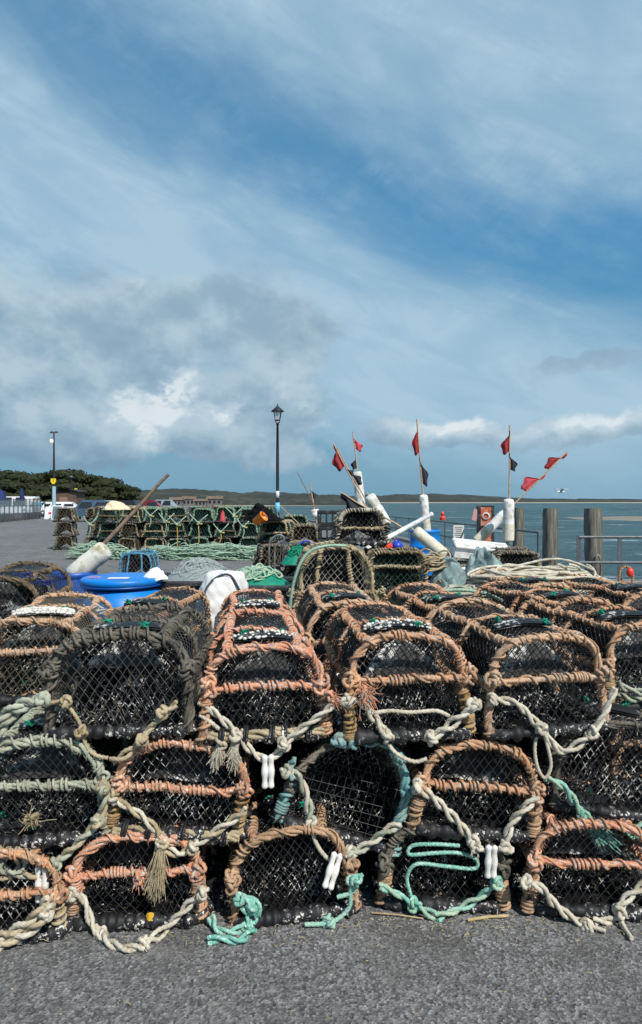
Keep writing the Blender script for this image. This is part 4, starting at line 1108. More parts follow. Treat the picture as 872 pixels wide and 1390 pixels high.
# ------------------------------------------------------------------ victorian street lamp
def lamp():
    Y = 24.; x = X(377, Y); e = empty('street_lamp', (x, Y, 0), label='tall black lantern lamp post rising behind the far pots, light blue label at its foot', cat='street lamp')
    top = CH+129*Y/F
    mb = MB(); lathe(mb, [(.16, 0), (.16, .1), (.11, .2), (.10, .9), (.075, 1.0), (.06, 1.15), (.055, 3.2), (.04, top-.68), (.07, top-.66), (.03, top-.6)], segs=14); mb.build('post', M['iron'], e)
    mb = MB()
    for a in range(4):
        an = a*PI/2+PI/4; c, s = math.cos(an), math.sin(an)
        sweep(mb, spline([(0, 0, top-.64), (c*.09, s*.09, top-.6), (c*.09, s*.09, top-.53)], 5), .012, 6, (.3, .2, .9))
    lathe(mb, [(.10, top-.54), (.11, top-.50)], segs=4)
    for a in range(4):
        an = a*PI/2+PI/4; c, s = math.cos(an), math.sin(an)
        sweep(mb, [(c*.11, s*.11, top-.52), (c*.19, s*.19, top-.2)], .012, 6, (0, 0, 1))
    mb.build('lantern_frame', M['iron'], e)
    mb = MB(); lathe(mb, [(.10, top-.51), (.18, top-.2)], segs=4, caps=False, axis=None)
    V = mb.v[0]; a = PI/4; R2 = np.array([[math.cos(a), -math.sin(a), 0], [math.sin(a), math.cos(a), 0], [0, 0, 1]]); mb.v[0] = V@R2.T
    mb.build('glass', M['glass'], e, smooth=False)
    mb = MB(); lathe(mb, [(.235, top-.21), (.22, top-.17), (.12, top-.08), (.07, top-.05), (.07, top-.03), (.03, top), (.02, top+.05), (.005, top+.09)], segs=12); mb.build('lantern_roof', M['iron'], e)
    mb = MB(); lathe(mb, [(.03, top-.5), (.045, top-.42), (.04, top-.32), (.01, top-.3)], segs=10); mb.build('bulb', M['bulb'], e)
    z = CH-(689-HY)*Y/F
    mb = MB(); lathe(mb, [(.085, z-.2), (.085, z+.18)], segs=12); mb.build('label_sleeve', M['lightblue'], e)
    mb = MB(); lathe(mb, [(.062, z+.35), (.062, z+.6)], segs=12); mb.build('white_band', M['white_paint'], e)
lamp()

# ------------------------------------------------------------------ railings and piles
def railing(pts, label, hgt=.92, posts=3, tilt=0):
    e = empty('railing', (0, 0, 0), (0, 0, 0), label, 'railing', 'grey steel railings on the quay edge')
    p = [np.array(q) for q in pts]
    for i in range(len(p)-1):
        a, b = p[i], p[i+1]; n = posts
        for z in (hgt, hgt*.5):
            mb = MB(); sweep(mb, [(a[0], a[1], z), (b[0], b[1], z)], .024, 10, (0, 0, 1)); mb.build('rail', M['galv'], e)
        for k in range(n+1):
            if i > 0 and k == 0: continue
            q = a+(b-a)*k/n
            mb = MB(); 
            d = nrm(b-a); nn = np.array([-d[1], d[0]])
            an = math.atan2(d[1], d[0])
            box(mb, (q[0], q[1], hgt/2), (.075, .016, hgt+.03), 0, (0, 0, an))
            box(mb, (q[0], q[1], .065), (.16, .12, .02), 0, (0, 0, an)); mb.build('post', M['galv'], e, smooth=False)
railing([(4.57, 11.75), (8.2, 11.75)], 'grey railing on the right, with the ring hanging on it', .90, 5)
railing([(4.55, 13.9), (3.72, 22.5)], 'middle stretch of grey railing between the timber piles and the red cabinet', .88, 5)
railing([(3.62, 23.2), (2.5, 31)], 'farther grey railing stretch behind the blue barrel', .88, 4)
railing([(2.4, 31.8), (-.6, 50)], 'farthest grey railing seen behind the black crates', .9, 6)

def pile(px, py_top, Y, w, label, seed):
    rng = np.random.RandomState(seed); x = X(px, Y); top = CH-(py_top-HY)*Y/F
    e = empty('timber_pile', (x, Y, -4), (RAD(rng.uniform(-1, 1)), RAD(rng.uniform(-1, 1)), 0), label, 'timber pile', 'square timber piles in the water at the quay edge')
    mb = MB(); H_ = top+4
    t = np.linspace(0, 1, 40); a = np.arange(16)*2*PI/16
    sq = 1/np.maximum(np.abs(np.cos(a)), np.abs(np.sin(a)))
    V = []
    for k in t:
        r = w/2*(.55*sq+.45*1.1)*(1+.03*np.sin(3*a+k*5)+.02*rng.randn(16))
        if k > .985: r = r*.9
        V.append(np.stack([r*np.cos(a+.3), r*np.sin(a+.3), np.full(16, k*H_)], 1))
    V = np.concatenate(V); i = np.arange(39)[:, None]; k = np.arange(16)[None, :]
    mb.add(V, np.stack([i*16+k, i*16+(k+1) % 16, (i+1)*16+(k+1) % 16, (i+1)*16+k], -1).reshape(-1, 4)); mb.add(V[-16:], [list(range(16))])
    mb.build('post', M['timber'], e, smooth=True)
    mb = MB()
    for s in (-1, 1):
        zz = 4+CH-(765-HY)*Y/F
        p = spline([(s*.05, -w/2-.02, zz-.35), (s*.05, -w/2-.08, zz-.1), (s*.04, -w/2-.09, zz+.12), (0, -w/2-.07, zz+.2)], 6)
        sweep(mb, p, .018, 8, (1, 0, 0))
    mb.build('mooring_iron', M['steel_grey'], e)
pile(745, 690, 15.2, .27, 'middle timber pile, in the gap between the two railing stretches', 1)
pile(811, 690, 13.3, .27, 'nearest and rightmost timber pile, behind the right railing', 2)
pile(702, 689, 18.4, .24, 'farthest timber pile, hidden partly by the upright dan buoy', 3)

def cabinet():
    Y = 17.5; x = X(659, Y); e = empty('lifebuoy_cabinet', (x, Y, 0), (0, 0, RAD(-8)), 'dark framed cabinet with a faded orange front, at the railing', 'cabinet')
    zt = CH-(686-HY)*Y/F
    mb = MB(); box(mb, (0, 0, zt-.5), (.44, .25, 1.0), bev=.015)
    for s in (-.17, .17): box(mb, (s, 0, (zt-1)/2), (.06, .06, zt-1))
    mb.build('case', M['black_plastic'], e, smooth=False)
    mb = MB(); box(mb, (.0, -.135, zt-.5), (.27, .02, .9), bev=.006); d = mb.build('door', M['red_paint'], e, smooth=False)
    mb = MB()
    lathe(mb, [(.07, -.012), (.10, -.012), (.10, .012), (.07, .012), (.07, -.012)], (0, -.16, zt-.28), 20, axis=(0, 1, 0), caps=False); mb.build('ring_emblem', M['notice'], d)
    mb = MB(); box(mb, (-.27, -.1, zt-.25), (.12, .02, .3), 0, (0, .2, 0)); mb.build('faded_label', simple('faded_pink_label', (.6, .3, .28), .6, .2, 20), e, smooth=False)
cabinet()
mb = MB(); p = P(623, 723, 18.6)
box(mb, (p[0], p[1]+.02, p[2]), (.30, .02, .42)); o = mb.build('notice', M['notice'], smooth=False); tag(o, 'small grey white notice fixed to the railing left of the red cabinet', 'notice')
m2 = MB()
for k in range(6): box(m2, (p[0], p[1]+.006, p[2]+.14-.055*k), (.22-.03*(k % 3), .006, .012))
m2.build('print', M['iron'], o, smooth=False)

def ring():
    Y = 11.66; c = P(847, 783, Y); e = empty('rope_fender_ring', (c[0], Y-.08, c[2]), (0, 0, 0), 'brown rope ring with a red float hanging on the right railing', 'ring')
    mb = MB(); t = np.linspace(0, 2*PI, 40); pts = np.stack([.12*np.cos(t), 0*t, .19*np.sin(t)], 1); lash(mb, pts, (0, 1, 0), .02, .011, 3, .006, .04, 1.6); mb.build('ring', M['rust'], e)
    mb = MB(); a = np.linspace(0, PI, 12); lathe(mb, [(max(.002, .062*math.sin(t)), -.085*math.cos(t)) for t in a], (.06, -.03, .09), 14); mb.build('red_float', M['red_plastic'], e)
ring()

# ------------------------------------------------------------------ tubs, drum, bag and so on
def drum_lid():
    Y = 5.25; x = X(166, Y); zt = CH-(781-HY)*Y/F; r = .302
    e = empty('lidded_drum', (x, Y, 0), label='bright blue lidded drum with a white sticker on its lid', cat='drum')
    mb = MB(); lathe(mb, [(r-.03, 0), (r-.02, .02), (r+.0, zt*.3), (r+.0, zt*.5), (r+.005, zt*.7), (r-.012, zt-.10)], segs=48); mb.build('body', M['blue_drum'], e)
    mb = MB(); lathe(mb, [(r-.01, zt-.065), (r+.010, zt-.062), (r+.013, zt-.024), (r+.002, zt-.012), (r-.03, zt-.006), (r*.6, zt-.002), (.01, zt+.001)], segs=48); lid = mb.build('lid', M['blue_drum'], e)
    mb = MB(); box(mb, (.03, -r*.62, zt+.001), (.155, .07, .004), 0, (0, 0, .05)); mb.build('sticker', M['tape_mat'], lid, smooth=False)
    mb = MB(); box(mb, (-.17, -r*.45, zt+.001), (.09, .03, .004), 0, (0, 0, .2)); mb.build('pink_sticker', M['pink_tape'], lid, smooth=False)
    mb = MB(); lathe(mb, [(r+.008, zt-.078), (r+.014, zt-.074), (r+.014, zt-.064), (r+.008, zt-.060)], segs=48, caps=False); mb.build('lid_clamp', simple('navy_clamp', (.0, .06, .28), .4, .1, 5), e)
    return zt, x, Y
zt, dx, dY = drum_lid()
def tub(px, pyr, Y, r, mat, label, name='tub', h=None):
    x = X(px, Y); z = CH-(pyr-HY)*Y/F
    e = empty(name, (x, Y, 0), label=label, cat='tub')
    mb = MB(); lathe(mb, [(r*.86, 0), (r*.97, z-.06), (r*.97, z-.05), (r*1.04, z-.04), (r*1.04, z), (r*.97, z), (r*.94, z-.05), (r*.84, .03), (.02, .03)], segs=40); mb.build('body', M[mat], e)
    return x, Y, z
tx, tY, tz = tub(101, 775, 5.75, .185, 'blue_tub', 'darker blue open tub holding the dirty float and long wooden pole')
def dan(base, tip, fl0, fl1, fr, label, flags, polem='cane', floatm='foam_white', Y0=9, Y1=9, pr=.011, name='dan_buoy', lower=None, group='flagged marker buoys among the gear', square=False, flo=None, cat='marker buoy'):
    """base, tip: pole ends; fl0, fl1: float ends, in picture places; Y0, Y1: distances at base and tip"""
    b = P(base[0], base[1], Y0); t = P(tip[0], tip[1], Y1)
    e = empty(name, tuple(b), label=label, cat=cat, group=group)
    d = t-b; L = np.linalg.norm(d); ax = d/L
    low = (b[2]-.02)/ax[2]/L if (Y0 > 9 and ax[2] > .25) else 0   # the pole stands on the quay, down among the gear
    mb = MB(); n = 12; pts = np.stack([np.linspace(-low, 1, n)]*3, 1)*d
    pts[1:-1] += np.stack([sn(n, 2), sn(n, 2), sn(n, 2)], 1)[1:-1]*.006
    sweep(mb, pts, np.linspace(pr*1.15, pr*.8, n), 8, (.2, 1, .1)); mb.build('pole', M[polem], e)
    if fl0 is not None:
        def proj(q):
            s = ((np.array(q)-np.array(base))@(np.array(tip)-np.array(base)))/np.sum((np.array(tip)-np.array(base))**2.)
            return s*L
        s0, s1 = proj(fl0), proj(fl1)
        if flo is None:
            c0, axf, Lf = ax*s0, ax, s1-s0
        else:
            q0 = P(fl0[0], fl0[1], Y0-.02)-b; q1 = P(fl1[0], fl1[1], Y0-.02)-b; c0 = q0; axf = nrm(q1-q0); Lf = np.linalg.norm(q1-q0)
        mb = MB(); lathe(mb, [(fr*.35, 0), (fr*.8, Lf*.02), (fr*.97, Lf*.08), (fr, Lf*.3), (fr*1.02, Lf*.5), (fr*.96, Lf*.6), (fr*1.0, Lf*.75), (fr*.97, Lf*.93), (fr*.8, Lf*.985), (fr*.3, Lf)], c0, 18, axis=axf)
        V = mb.v[0]; V += vnoise(V, 30, 3)[:, None]*.003
        mb.build('float', M[floatm], e)
        if lower:
            mb = MB(); lathe(mb, [(fr*1.025, Lf*.03), (fr*1.04, Lf*.15), (fr*1.05, Lf*.32), (fr*1.03, Lf*.40)], c0, 18, axis=axf, caps=False); mb.build('stained_end', M[lower], e)
    side = nrm(np.cross(ax, (0, 1, 0)))
    for (a, b2, w, m, sgn, droop) in flags:
        # cloth tied along the pole between a and b2 (fractions), blown to one side in folds
        def fn(u, v, a=a, b2=b2, w=w, sgn=sgn, droop=droop):
            s = (a+(b2-a)*u)*L
            ed = 1-.25*np.sin(u*7)**2
            out = sgn*w*v*ed*np.sin(np.clip(u*1.15+.12, 0, 1)*PI)**.6
            y = .035*np.sin(v*7+u*4)*v
            return ax*s[:, None]+side*out[:, None]+np.array([0, 1, 0])*y[:, None]+np.array([0, 0, -1])*(droop*v*w)[:, None]
        mb = MB(); grid(mb, fn, 14, 12)
        fo = mb.build('flag', M[m], e)
        md = fo.modifiers.new('Solid', 'SOLIDIFY'); md.thickness = .003
    return e
dan((92, 792), (229, 644), (97, 783), (145, 744), .088, 'long weathered wooden pole with a fat dirty white float, standing in the blue tub', [], 'wood_pole', 'foam', 5.72, 5.9, .019, lower=None, group='flagged marker buoys among the gear', flo=True)
dan((497, 690), (453, 602), (483, 690), (492, 668), .01, 'leaning cane with a long red flag, leftmost of the flagged canes', [(.66, 1.0, .13, 'red_flag', 1, .45), (.5, .64, .10, 'black_flag', -1, .2)], Y0=9.6, Y1=9.6)
dan((510, 702), (458, 608), (500, 700), (509, 690), .01, 'second leaning cane crossing beside the leftmost flagged cane, black flag', [(.46, .68, .12, 'black_flag', -1, .2)], Y0=9.8, Y1=9.8)
dan((491, 695), (479, 586), (488, 694), (484, 640), .075, 'cane with a pink pennant and black flag above a white float', [(.80, .98, .16, 'pink_flag', -1, .5), (.55, .70, .09, 'black_flag', 1, .3)], Y0=10.6, Y1=10.6)
dan((526, 714), (498, 668), (526, 714), (501, 672), .085, 'leaning white float with no flag, beside the crossed canes', [], Y0=9.2, Y1=9.2)
dan((581, 742), (566, 569), (580, 728), (578, 671), .085, 'upright marker buoy standing in the blue barrel, dark red flag above a black one', [(.75, .99, .13, 'red_flag', 1, .7), (.50, .73, .15, 'black_flag', -1, .6)], Y0=12.6, Y1=12.6, pr=.016, lower='float_dirty')
dan((690, 752), (692, 577), (690, 735), (690, 677), .082, 'tallest upright marker buoy with red over black flags, in front of a timber pile', [(.80, .985, .13, 'red_flag', 1, .5), (.66, .80, .14, 'black_flag', -1, .3)], Y0=9.8, Y1=9.8, pr=.0125, lower='float_dirty')
dan((644, 738), (771, 612), (646, 735), (686, 695), .075, 'slanting marker buoy with two bright red flags, leaning right', [(.80, .99, .17, 'red_flag', 1, .3), (.56, .76, .21, 'pink_flag', 1, .2)], Y0=10.2, Y1=10.2, pr=.0125, lower='float_dirty')
dan((612, 760), (556, 714), (607, 752), (560, 723), .078, 'weathered float lying slanted in front of the blue barrel', [], floatm='float_dirty', Y0=8.3, Y1=8.5, cat='float')
dan((430, 706), (421, 655), (430, 702), (429, 691), .10, 'distant small marker buoy with a short black flag, left of the black crates', [(.62, .88, .12, 'black_flag', -1, .5)], Y0=16, Y1=16, pr=.018)
dan((420, 672), (404, 641), None, None, .1, 'thin bare stick leaning left above the far pots', [], 'wood_pole', Y0=16, Y1=16, cat='stick')
dan((546, 716), (461, 668), None, None, .1, 'cane lying low with a furled black flag, across the top dark pot', [(.55, .98, .20, 'black_flag', 1, .5)], Y0=8.6, Y1=8.8, pr=.011)
def barrel(px, pyr, Y, r, label):
    x = X(px, Y); z = CH-(pyr-HY)*Y/F; e = empty('barrel', (x, Y, 0), label=label, cat='barrel')
    mb = MB(); lathe(mb, [(r*.92, 0), (r, .06), (r, z*.32), (r*1.03, z*.33), (r*1.03, z*.35), (r, z*.36), (r, z*.66), (r*1.03, z*.67), (r*1.03, z*.69), (r, z*.7), (r*.98, z-.05), (r*1.02, z-.04), (r*1.02, z), (r*.94, z), (r*.93, .05), (.02, .05)], segs=36); mb.build('body', M['blue_drum'], e)
barrel(577, 719, 12.6, .285, 'blue plastic barrel holding the red and black flagged buoy')

def pipe():
    a, b = P(497, 746, 6.0), P(586, 698, 7.2); mb = MB(); d = nrm(b-a)
    L = np.linalg.norm(b-a)
    lathe(mb, [(.021, 0), (.024, 0), (.024, L), (.021, L), (.021, 0)], a, 18, axis=d, caps=False)
    lathe(mb, [(.0265, L-.04), (.0265, L-.005)], a, 18, axis=d, caps=False)
    tag(mb.build('plastic_pipe', M['pvc']), 'long white plastic pipe slanting up to the right from the dark pots', 'pipe')
pipe()
def ball(px, py, Y, r, mat, label):
    p = P(px, py, Y); e = empty('buoy_float', tuple(p), label=label, cat='float', group='small coloured floats on the dark creels')
    mb = MB(); a = np.linspace(0, PI, 14); lathe(mb, [(max(.002, r*math.sin(t)), -r*.85*math.cos(t)) for t in a], segs=20); mb.build('body', M[mat], e)
    mb = MB(); sweep(mb, np.stack([r*.35*np.cos(np.linspace(0, PI, 10)), np.zeros(10), r*.8+r*.35*np.sin(np.linspace(0, PI, 10))], 1), r*.1, 8, (0, 1, 0)); mb.build('eye', M[mat], e)
ball(525, 741, 5.45, .052, 'red_plastic', 'bright red float next to the blue one, below the white pipe')
ball(539, 741, 5.5, .05, 'blue_plastic', 'royal blue float right of the red one, below the white pipe')

# black fish tubs with pale monofilament netting
def bin_(cx, Y, w, d, zt, label, mat='black_plastic', rot=0, name='fish_tub'):
    e = empty(name, (cx, Y, 0), (0, 0, rot), label, 'tub', 'black plastic fish tubs')
    mb = MB(); t = .03
    for c, s in (((0, -d/2, zt/2), (w, t, zt)), ((0, d/2, zt/2), (w, t, zt)), ((-w/2, 0, zt/2), (t, d-t, zt)), ((w/2, 0, zt/2), (t, d-t, zt)), ((0, 0, .06), (w-t, d-t, .03))): box(mb, c, s)
    mb.build('body', M[mat], e, smooth=False)
    mb = MB()
    for c, s in (((0, -d/2-.01, zt+.008), (w+.10, .07, .045)), ((0, d/2+.01, zt+.008), (w+.10, .07, .045)), ((-w/2-.015, 0, zt+.008), (.07, d-.052, .043)), ((w/2+.015, 0, zt+.008), (.07, d-.052, .043))): box(mb, c, s, bev=.012)
    mb.build('rim', M[mat], e, smooth=False)
    return e
zt1 = CH-(796-HY)*5.2/F
bin_(X(262, 5.6), 5.6, .72, .62, zt1, 'black fish tub filled with pale netting, right of the blue drum')
bin_(X(356, 5.5), 5.5, .66, .6, CH-(800-HY)*5.2/F, 'black fish tub heaped with green and blue netting, left of the tan creel')
def mound(name, cx, cy, w, d, z0, h, mat, label, cat, seed=1, fib=True, n=0, fm=None, kind=None):
    rng = np.random.RandomState(seed)
    mb = MB()
    def fn(u, v):
        a = u*2*PI; r = v
        x = cx+w/2*r*np.cos(a)*(1+.08*np.sin(3*a+seed)); y = cy+d/2*r*np.sin(a)
        z = z0+h*(1-r**2.2)
        p = np.stack([x, y, z], 1); p[:, 2] += vnoise(p, 14, seed, 3)*h*.12*(1-r)
        return p
    grid(mb, fn, 40, 14)
    for i in range(n):
        k = 26; a0 = rng.uniform(0, 6.28); rr = rng.uniform(.1, .9); t = np.linspace(0, rng.uniform(3, 8), k)
        cxl, cyl = cx+w/2*rr*.6*math.cos(a0), cy+d/2*rr*.6*math.sin(a0); lr = rng.uniform(.12, .4)
        x = cxl+lr*w*.5*np.cos(t+a0)+.01*sn(k, 6, rng); y = cyl+lr*d*.5*np.sin(t+a0)+.01*sn(k, 6, rng)
        q = np.clip(((x-cx)/(w/2))**2+((y-cy)/(d/2))**2, 0, 1.2)
        z = z0+h*(1-q**1.1)+.02+.012*sn(k, 7, rng); z = np.maximum(z, z0+.0)
        sweep(mb, np.stack([x, y, z], 1), fm[0], 5, (0, 0, 1), mat=1)
    o = mb.build(name, [M[mat], M[fm[1]] if fm else M[mat]]); tag(o, label, cat, kind=kind); return o
mound('netting_heap', X(272, 5.6), 5.6, .66, .56, zt1-.04, .19, 'mono', 'heap of pale translucent grey netting bulging out of the black tub', 'netting', 3, n=70, fm=(.003, 'mono'))
mound('netting_heap', X(352, 5.7), 5.6, .62, .52, CH-(800-HY)*5.2/F-.03, .13, 'twine_green', 'teal and pale rope netting heaped on the black tub left of the tan creel', 'netting', 5, n=50, fm=(.008, 'mint'))
mound('netting_heap', X(405, 6.4), 6.4, .36, .3, CH-(765-HY)*6.4/F, .13, 'twine_green', 'bright sea green netting bundle tucked beside the tan creel', 'netting', 8, n=60, fm=(.004, 'twine_green'))

# white woven bag: crumpled sack standing behind the orange pots
def sack():
    Y = 4.3; a = P(262, 855, Y); b = P(336, 855, Y); cx = (a[0]+b[0])/2; w = b[0]-a[0]; z0 = a[2]-.25; zt = CH-(772-HY)*Y/F
    e = empty('bulk_bag', (cx, Y, z0), label='crumpled white woven bag with a grey band, slumped behind the bright orange pots', cat='bag')
    H_ = zt-z0; mb = MB()
    def fn(u, v):
        t = u*2*PI; v0 = v; v = np.clip((v0-.25)/.75, 0, 1)
        shrink = np.interp(v, [0, .4, .75, .92, 1], [1.0, 1.0, .86, .58, .05])
        x = w/2*np.cos(t)*shrink*1.08; y = .2*np.sin(t)*shrink
        x = x+.05*np.clip(v-.3, 0, 1)*(1) 
        z = np.where(v0 < .25, -z0*(1-v0/.25), H_*(np.interp(v, [0, .85, 1], [0, .95, 1.0])))
        p = np.stack([x, y, z], 1)
        f = np.abs(vnoise(p*np.array([1, 1, .45]), 10, 2, 3))*.055+np.abs(vnoise(p, 24, 4, 2))*.02
        p[:, 0] -= f*np.cos(t)*shrink; p[:, 1] -= f*np.sin(t)*shrink; p[:, 2] -= f*.9*v
        return p
    grid(mb, fn, 90, 64); mb.build('sack', M['bag'], e)
    mb = MB()
    pth = spline([(-w*.10, -.235, H_*.42), (-w*.16, -.20, H_*.62), (-w*.20, -.15, H_*.80), (-w*.02, -.12, H_*.93), (w*.22, -.10, H_*.95), (w*.40, -.10, H_*.80)], 8)
    T = nrm(np.gradient(pth, axis=0)); s = nrm(np.cross(T, (0, 1, .3)))
    V = np.concatenate([pth-s*.007, pth+s*.007]); n = len(pth)
    V[:, 1] -= .006
    mb.add(V, [[i, i+1, n+i+1, n+i] for i in range(n-1)]); o = mb.build('grey_band', M['bag_dark'], e)
    md = o.modifiers.new('Solid', 'SOLIDIFY'); md.thickness = .006
sack()
def crumple(name, px0, px1, py0, py1, Y, mat, label, cat, depth=.3, seed=1, amp=.07, peak=.5, z0=None, pk=1.0, fq=9):
    a = P(px0, py1, Y); b = P(px1, py0, Y); cx = (a[0]+b[0])/2; w = b[0]-a[0]; h = b[2]-a[2]
    mb = MB()
    def fn(u, v):
        t = u*2*PI
        r = v
        c = np.cos(t); s = np.sin(t)
        x = w/2*c*r*(1+.12*np.sin(3*t+seed)); y = depth*s*r
        z = h*np.clip(1-r**pk, 0, 1); x = x+(peak-.5)*w*(1-r)
        p = np.stack([x, y, z], 1)
        rid = np.abs(vnoise(p+seed, fq, seed, 3))
        p[:, 2] += -amp*rid*np.sin(np.clip(r, 0, 1)*PI)**.5+.25*amp*vnoise(p, 25, seed, 2)*(r < .98)
        p[:, 1] += amp*.6*vnoise(p, 11, seed+3, 2)
        return p+np.array([cx, Y, a[2]])
    grid(mb, fn, 80, 34)
    o = mb.build(name, M[mat]); md = o.modifiers.new('Solid', 'SOLIDIFY'); md.thickness = .004
    return tag(o, label, cat)
crumple('cloth', 190, 226, 771, 785, 5.22, 'white_cloth', 'small crumpled white cloth on the right side of the bright blue lid', 'cloth', .1, 2, .065, .6, pk=1.9, fq=34)
crumple('plastic_sheet', 584, 640, 756, 806, 6.2, 'tarp', 'smaller crumpled grey green plastic sheet, left of the larger one', 'plastic sheet', .28, 4, .13, .4, pk=2.6, fq=16)
crumple('plastic_sheet', 622, 700, 742, 806, 6.3, 'tarp', 'larger peaked grey green plastic sheet over the gear under the white box', 'plastic sheet', .32, 9, .16, .35, pk=2.0, fq=15)
crumple('cream_sheet', 138, 177, 679, 692, 18.9, 'bag_cream', 'cream coloured sheet lying on top of the far pots', 'sheet', .35, 6, .10, .35, pk=2.2, fq=4)
crumple('black_netting', 332, 386, 682, 706, 13.4, 'dark_sheet', 'black netting bundle with sticks on the far pots, left of the lamp post', 'netting', .4, 12, .14, .35, pk=1.2, fq=5)
dan((383, 712), (349, 684), None, None, .1, 'pale stick slanting through the black netting bundle', [], 'cane', Y0=14, Y1=14.2, cat='stick', group='sticks on the far pots')
dan((398, 704), (380, 686), None, None, .1, 'short pale stick right of the lamp foot', [], 'cane', Y0=14, Y1=14.2, cat='stick', group='sticks on the far pots')
# orange bucket
p = P(352, 705, 12.9); e = empty('bucket', (p[0], p[1], p[2]), (RAD(35), RAD(50), RAD(20)), 'orange bucket lying on its side on the far pots near the lamp', 'bucket')
mb = MB(); lathe(mb, [(.07, -.11), (.10, .11), (.108, .11), (.108, .13), (.095, .13), (.065, -.09), (.01, -.09)], segs=20); mb.build('body', M['orange_plastic'], e)
mb = MB(); t = np.linspace(0, PI, 16); sweep(mb, np.stack([.108*np.cos(t), .08*np.sin(t), .12+.02*np.sin(t)], 1), .006, 6, (0, 0, 1)); mb.build('handle', M['steel_grey'], e)

# white polystyrene fish box, tilted
def fishbox():
    Y = 7.6; c = P(650, 747, Y); e = empty('fish_box', (c[0], Y, c[2]), (RAD(6), RAD(4), RAD(-4)), 'white polystyrene fish box with open lid edge, under the marker buoys', 'box')
    w, d, h = .60, .34, .11
    mb = MB()
    for cc, s in (((0, -d/2, -.02), (w, .035, h)), ((0, d/2, -.02), (w, .035, h)), ((-w/2+.017, 0, -.02), (.035, d-.036, h-.002)), ((w/2-.017, 0, -.02), (.035, d-.036, h-.002)), ((0, 0, -h/2), (w-.04, d-.04, .03))): box(mb, cc, s, bev=.008)
    mb.build('box', M['foam_white'], e, smooth=False)
    mb = MB(); box(mb, (.02, -.03, .06), (w+.03, d+.03, .035), 0, (RAD(5), RAD(2), 0), .012); mb.build('lid', M['foam_white'], e, smooth=False)
    c2 = P(640, 772, 7.2); e2 = empty('fish_box', (c2[0], 7.3, c2[2]-.12), (0, 0, RAD(3)), 'second white box under the tilted lid box, behind the plastic sheets', 'box')
    mb = MB(); box(mb, (0, 0, 0), (.50, .36, .22), bev=.015); mb.build('box', M['foam_white'], e2, smooth=False)
    mb = MB(); box(mb, (0, 0, .12), (.52, .38, .02), bev=.006); mb.build('lid', M['foam_white'], e2, smooth=False)
fishbox()

# stack of black crates
def crates():
    Y = 8.6; x0, x1 = X(431, Y), X(481, Y); w = x1-x0; zt = CH-(692-HY)*Y/F; n = 7; h = zt/n
    words = ['lowest', 'second lowest', 'third from the bottom', 'middle', 'third from the top', 'second from the top', 'topmost']
    for i in range(n):
        e = empty('black_crate', ((x0+x1)/2+RS.uniform(-.01, .01), Y, i*h), (0, 0, RS.uniform(-.02, .02)), words[i]+' black slotted crate of the tall stack behind the tan creel', 'crate', 'black crates in one stack')
        mb = MB()
        for s in (-1, 1):
            box(mb, (0, s*.2, .02), (w, .02, .035)); box(mb, (0, s*.2, h-.03), (w, .03, .045), bev=.008)
            box(mb, (s*(w/2-.012), 0, h/2), (.02, .38, h-.02))
            for k in range(6): box(mb, (-w/2+w*(k+.5)/6, s*.2, h/2), (.022, .016, h-.05))
        box(mb, (0, 0, .012), (w-.03, .36, .012)); mb.build('body', M['black_plastic'], e, smooth=False)
crates()

# ------------------------------------------------------------------ creels in the middle of the pile
MG = 'creels in the middle of the pile'
def zt_(py, Y): return CH-(py-HY)*Y/F
make_pot('P1', (X(457, 4.9), 4.9, zt_(835, 4.9)), (0, 0, RAD(6)), 'wide tan roped creel with open white diamond net and a teal edge rope', MG, W=.70, H=.50, hc=.17, D=.5, q=1.3, rope_m='tan', wrap_m='tan', net_m='net_white', band=None, funnel=False, R=.017, bar=True, wpitch=.05, lean=.09, ex=3.2, posts=(-.17, .12), np_=.040, nr=.0019)
make_pot('P2', (X(541, 5.1), 5.1, zt_(832, 5.1)), (0, 0, RAD(3)), 'dark green netted creel with tan laced edges, right of the tan creel', MG, W=.46, H=.47, hc=.36, D=.48, q=1.4, rope_m='brown', wrap_m='tan', net_m='net_green', band=None, funnel=False, R=.013, bar=True, bar_m='tan', wpitch=.035, ex=5)
make_pot('P3', (X(491, 5.45), 5.4, zt_(741, 5.4)), (0, 0, RAD(4)), 'small dark creel with cream laced rows, topmost on the pile beside the crates', MG, W=.44, H=.29, hc=.15, D=.42, q=1.4, rope_m='dark', wrap_m='white', net_m='net', band=None, funnel=False, R=.013, bar=True, bar_m='tan', wpitch=.03, lean=.04, ex=4)
make_pot('P4', (X(705, 6.9), 6.9, zt_(786, 6.9)), (0, 0, RAD(-4)), 'black netted pot with tan posts beside the white fish box', MG, W=.47, H=.275, hc=.2, D=.5, q=1.5, rope_m='dark', lower_m='tan', wrap_m='tan', net_m='net_grey', band=None, funnel=False, bar=False, ex=6)
make_pot('P5', (X(184, 12.2), 12.2, 0.02), (0, 0, RAD(2)), 'black pot with sky blue corner ropes, standing alone behind the lidded drum', MG, W=.80, H=.55, hc=.2, D=.6, q=1.9, rope_m='sky_rope', wrap_m='sky_rope', net_m='net_grey', band=None, funnel=False, bar=True, R=.018, lean=.12, ex=5, posts=(-.16, .14), np_=.055, nr=.003)
# teal edge rope on the tan creel
mb = MB()
inv = np.array(POTS['P1'][1].inverted())
pts = [P(a, b, y) for a, b, y in ((393, 830, 4.74), (398, 795, 4.72), (408, 765, 4.72), (422, 748, 4.73), (445, 741, 4.76), (470, 741, 4.8))]
rope(mb, [inv[:3, :3]@p+inv[:3, 3] for p in pts], .012); mb.build('edge_rope', M['mint'], POTS['P1'][0])
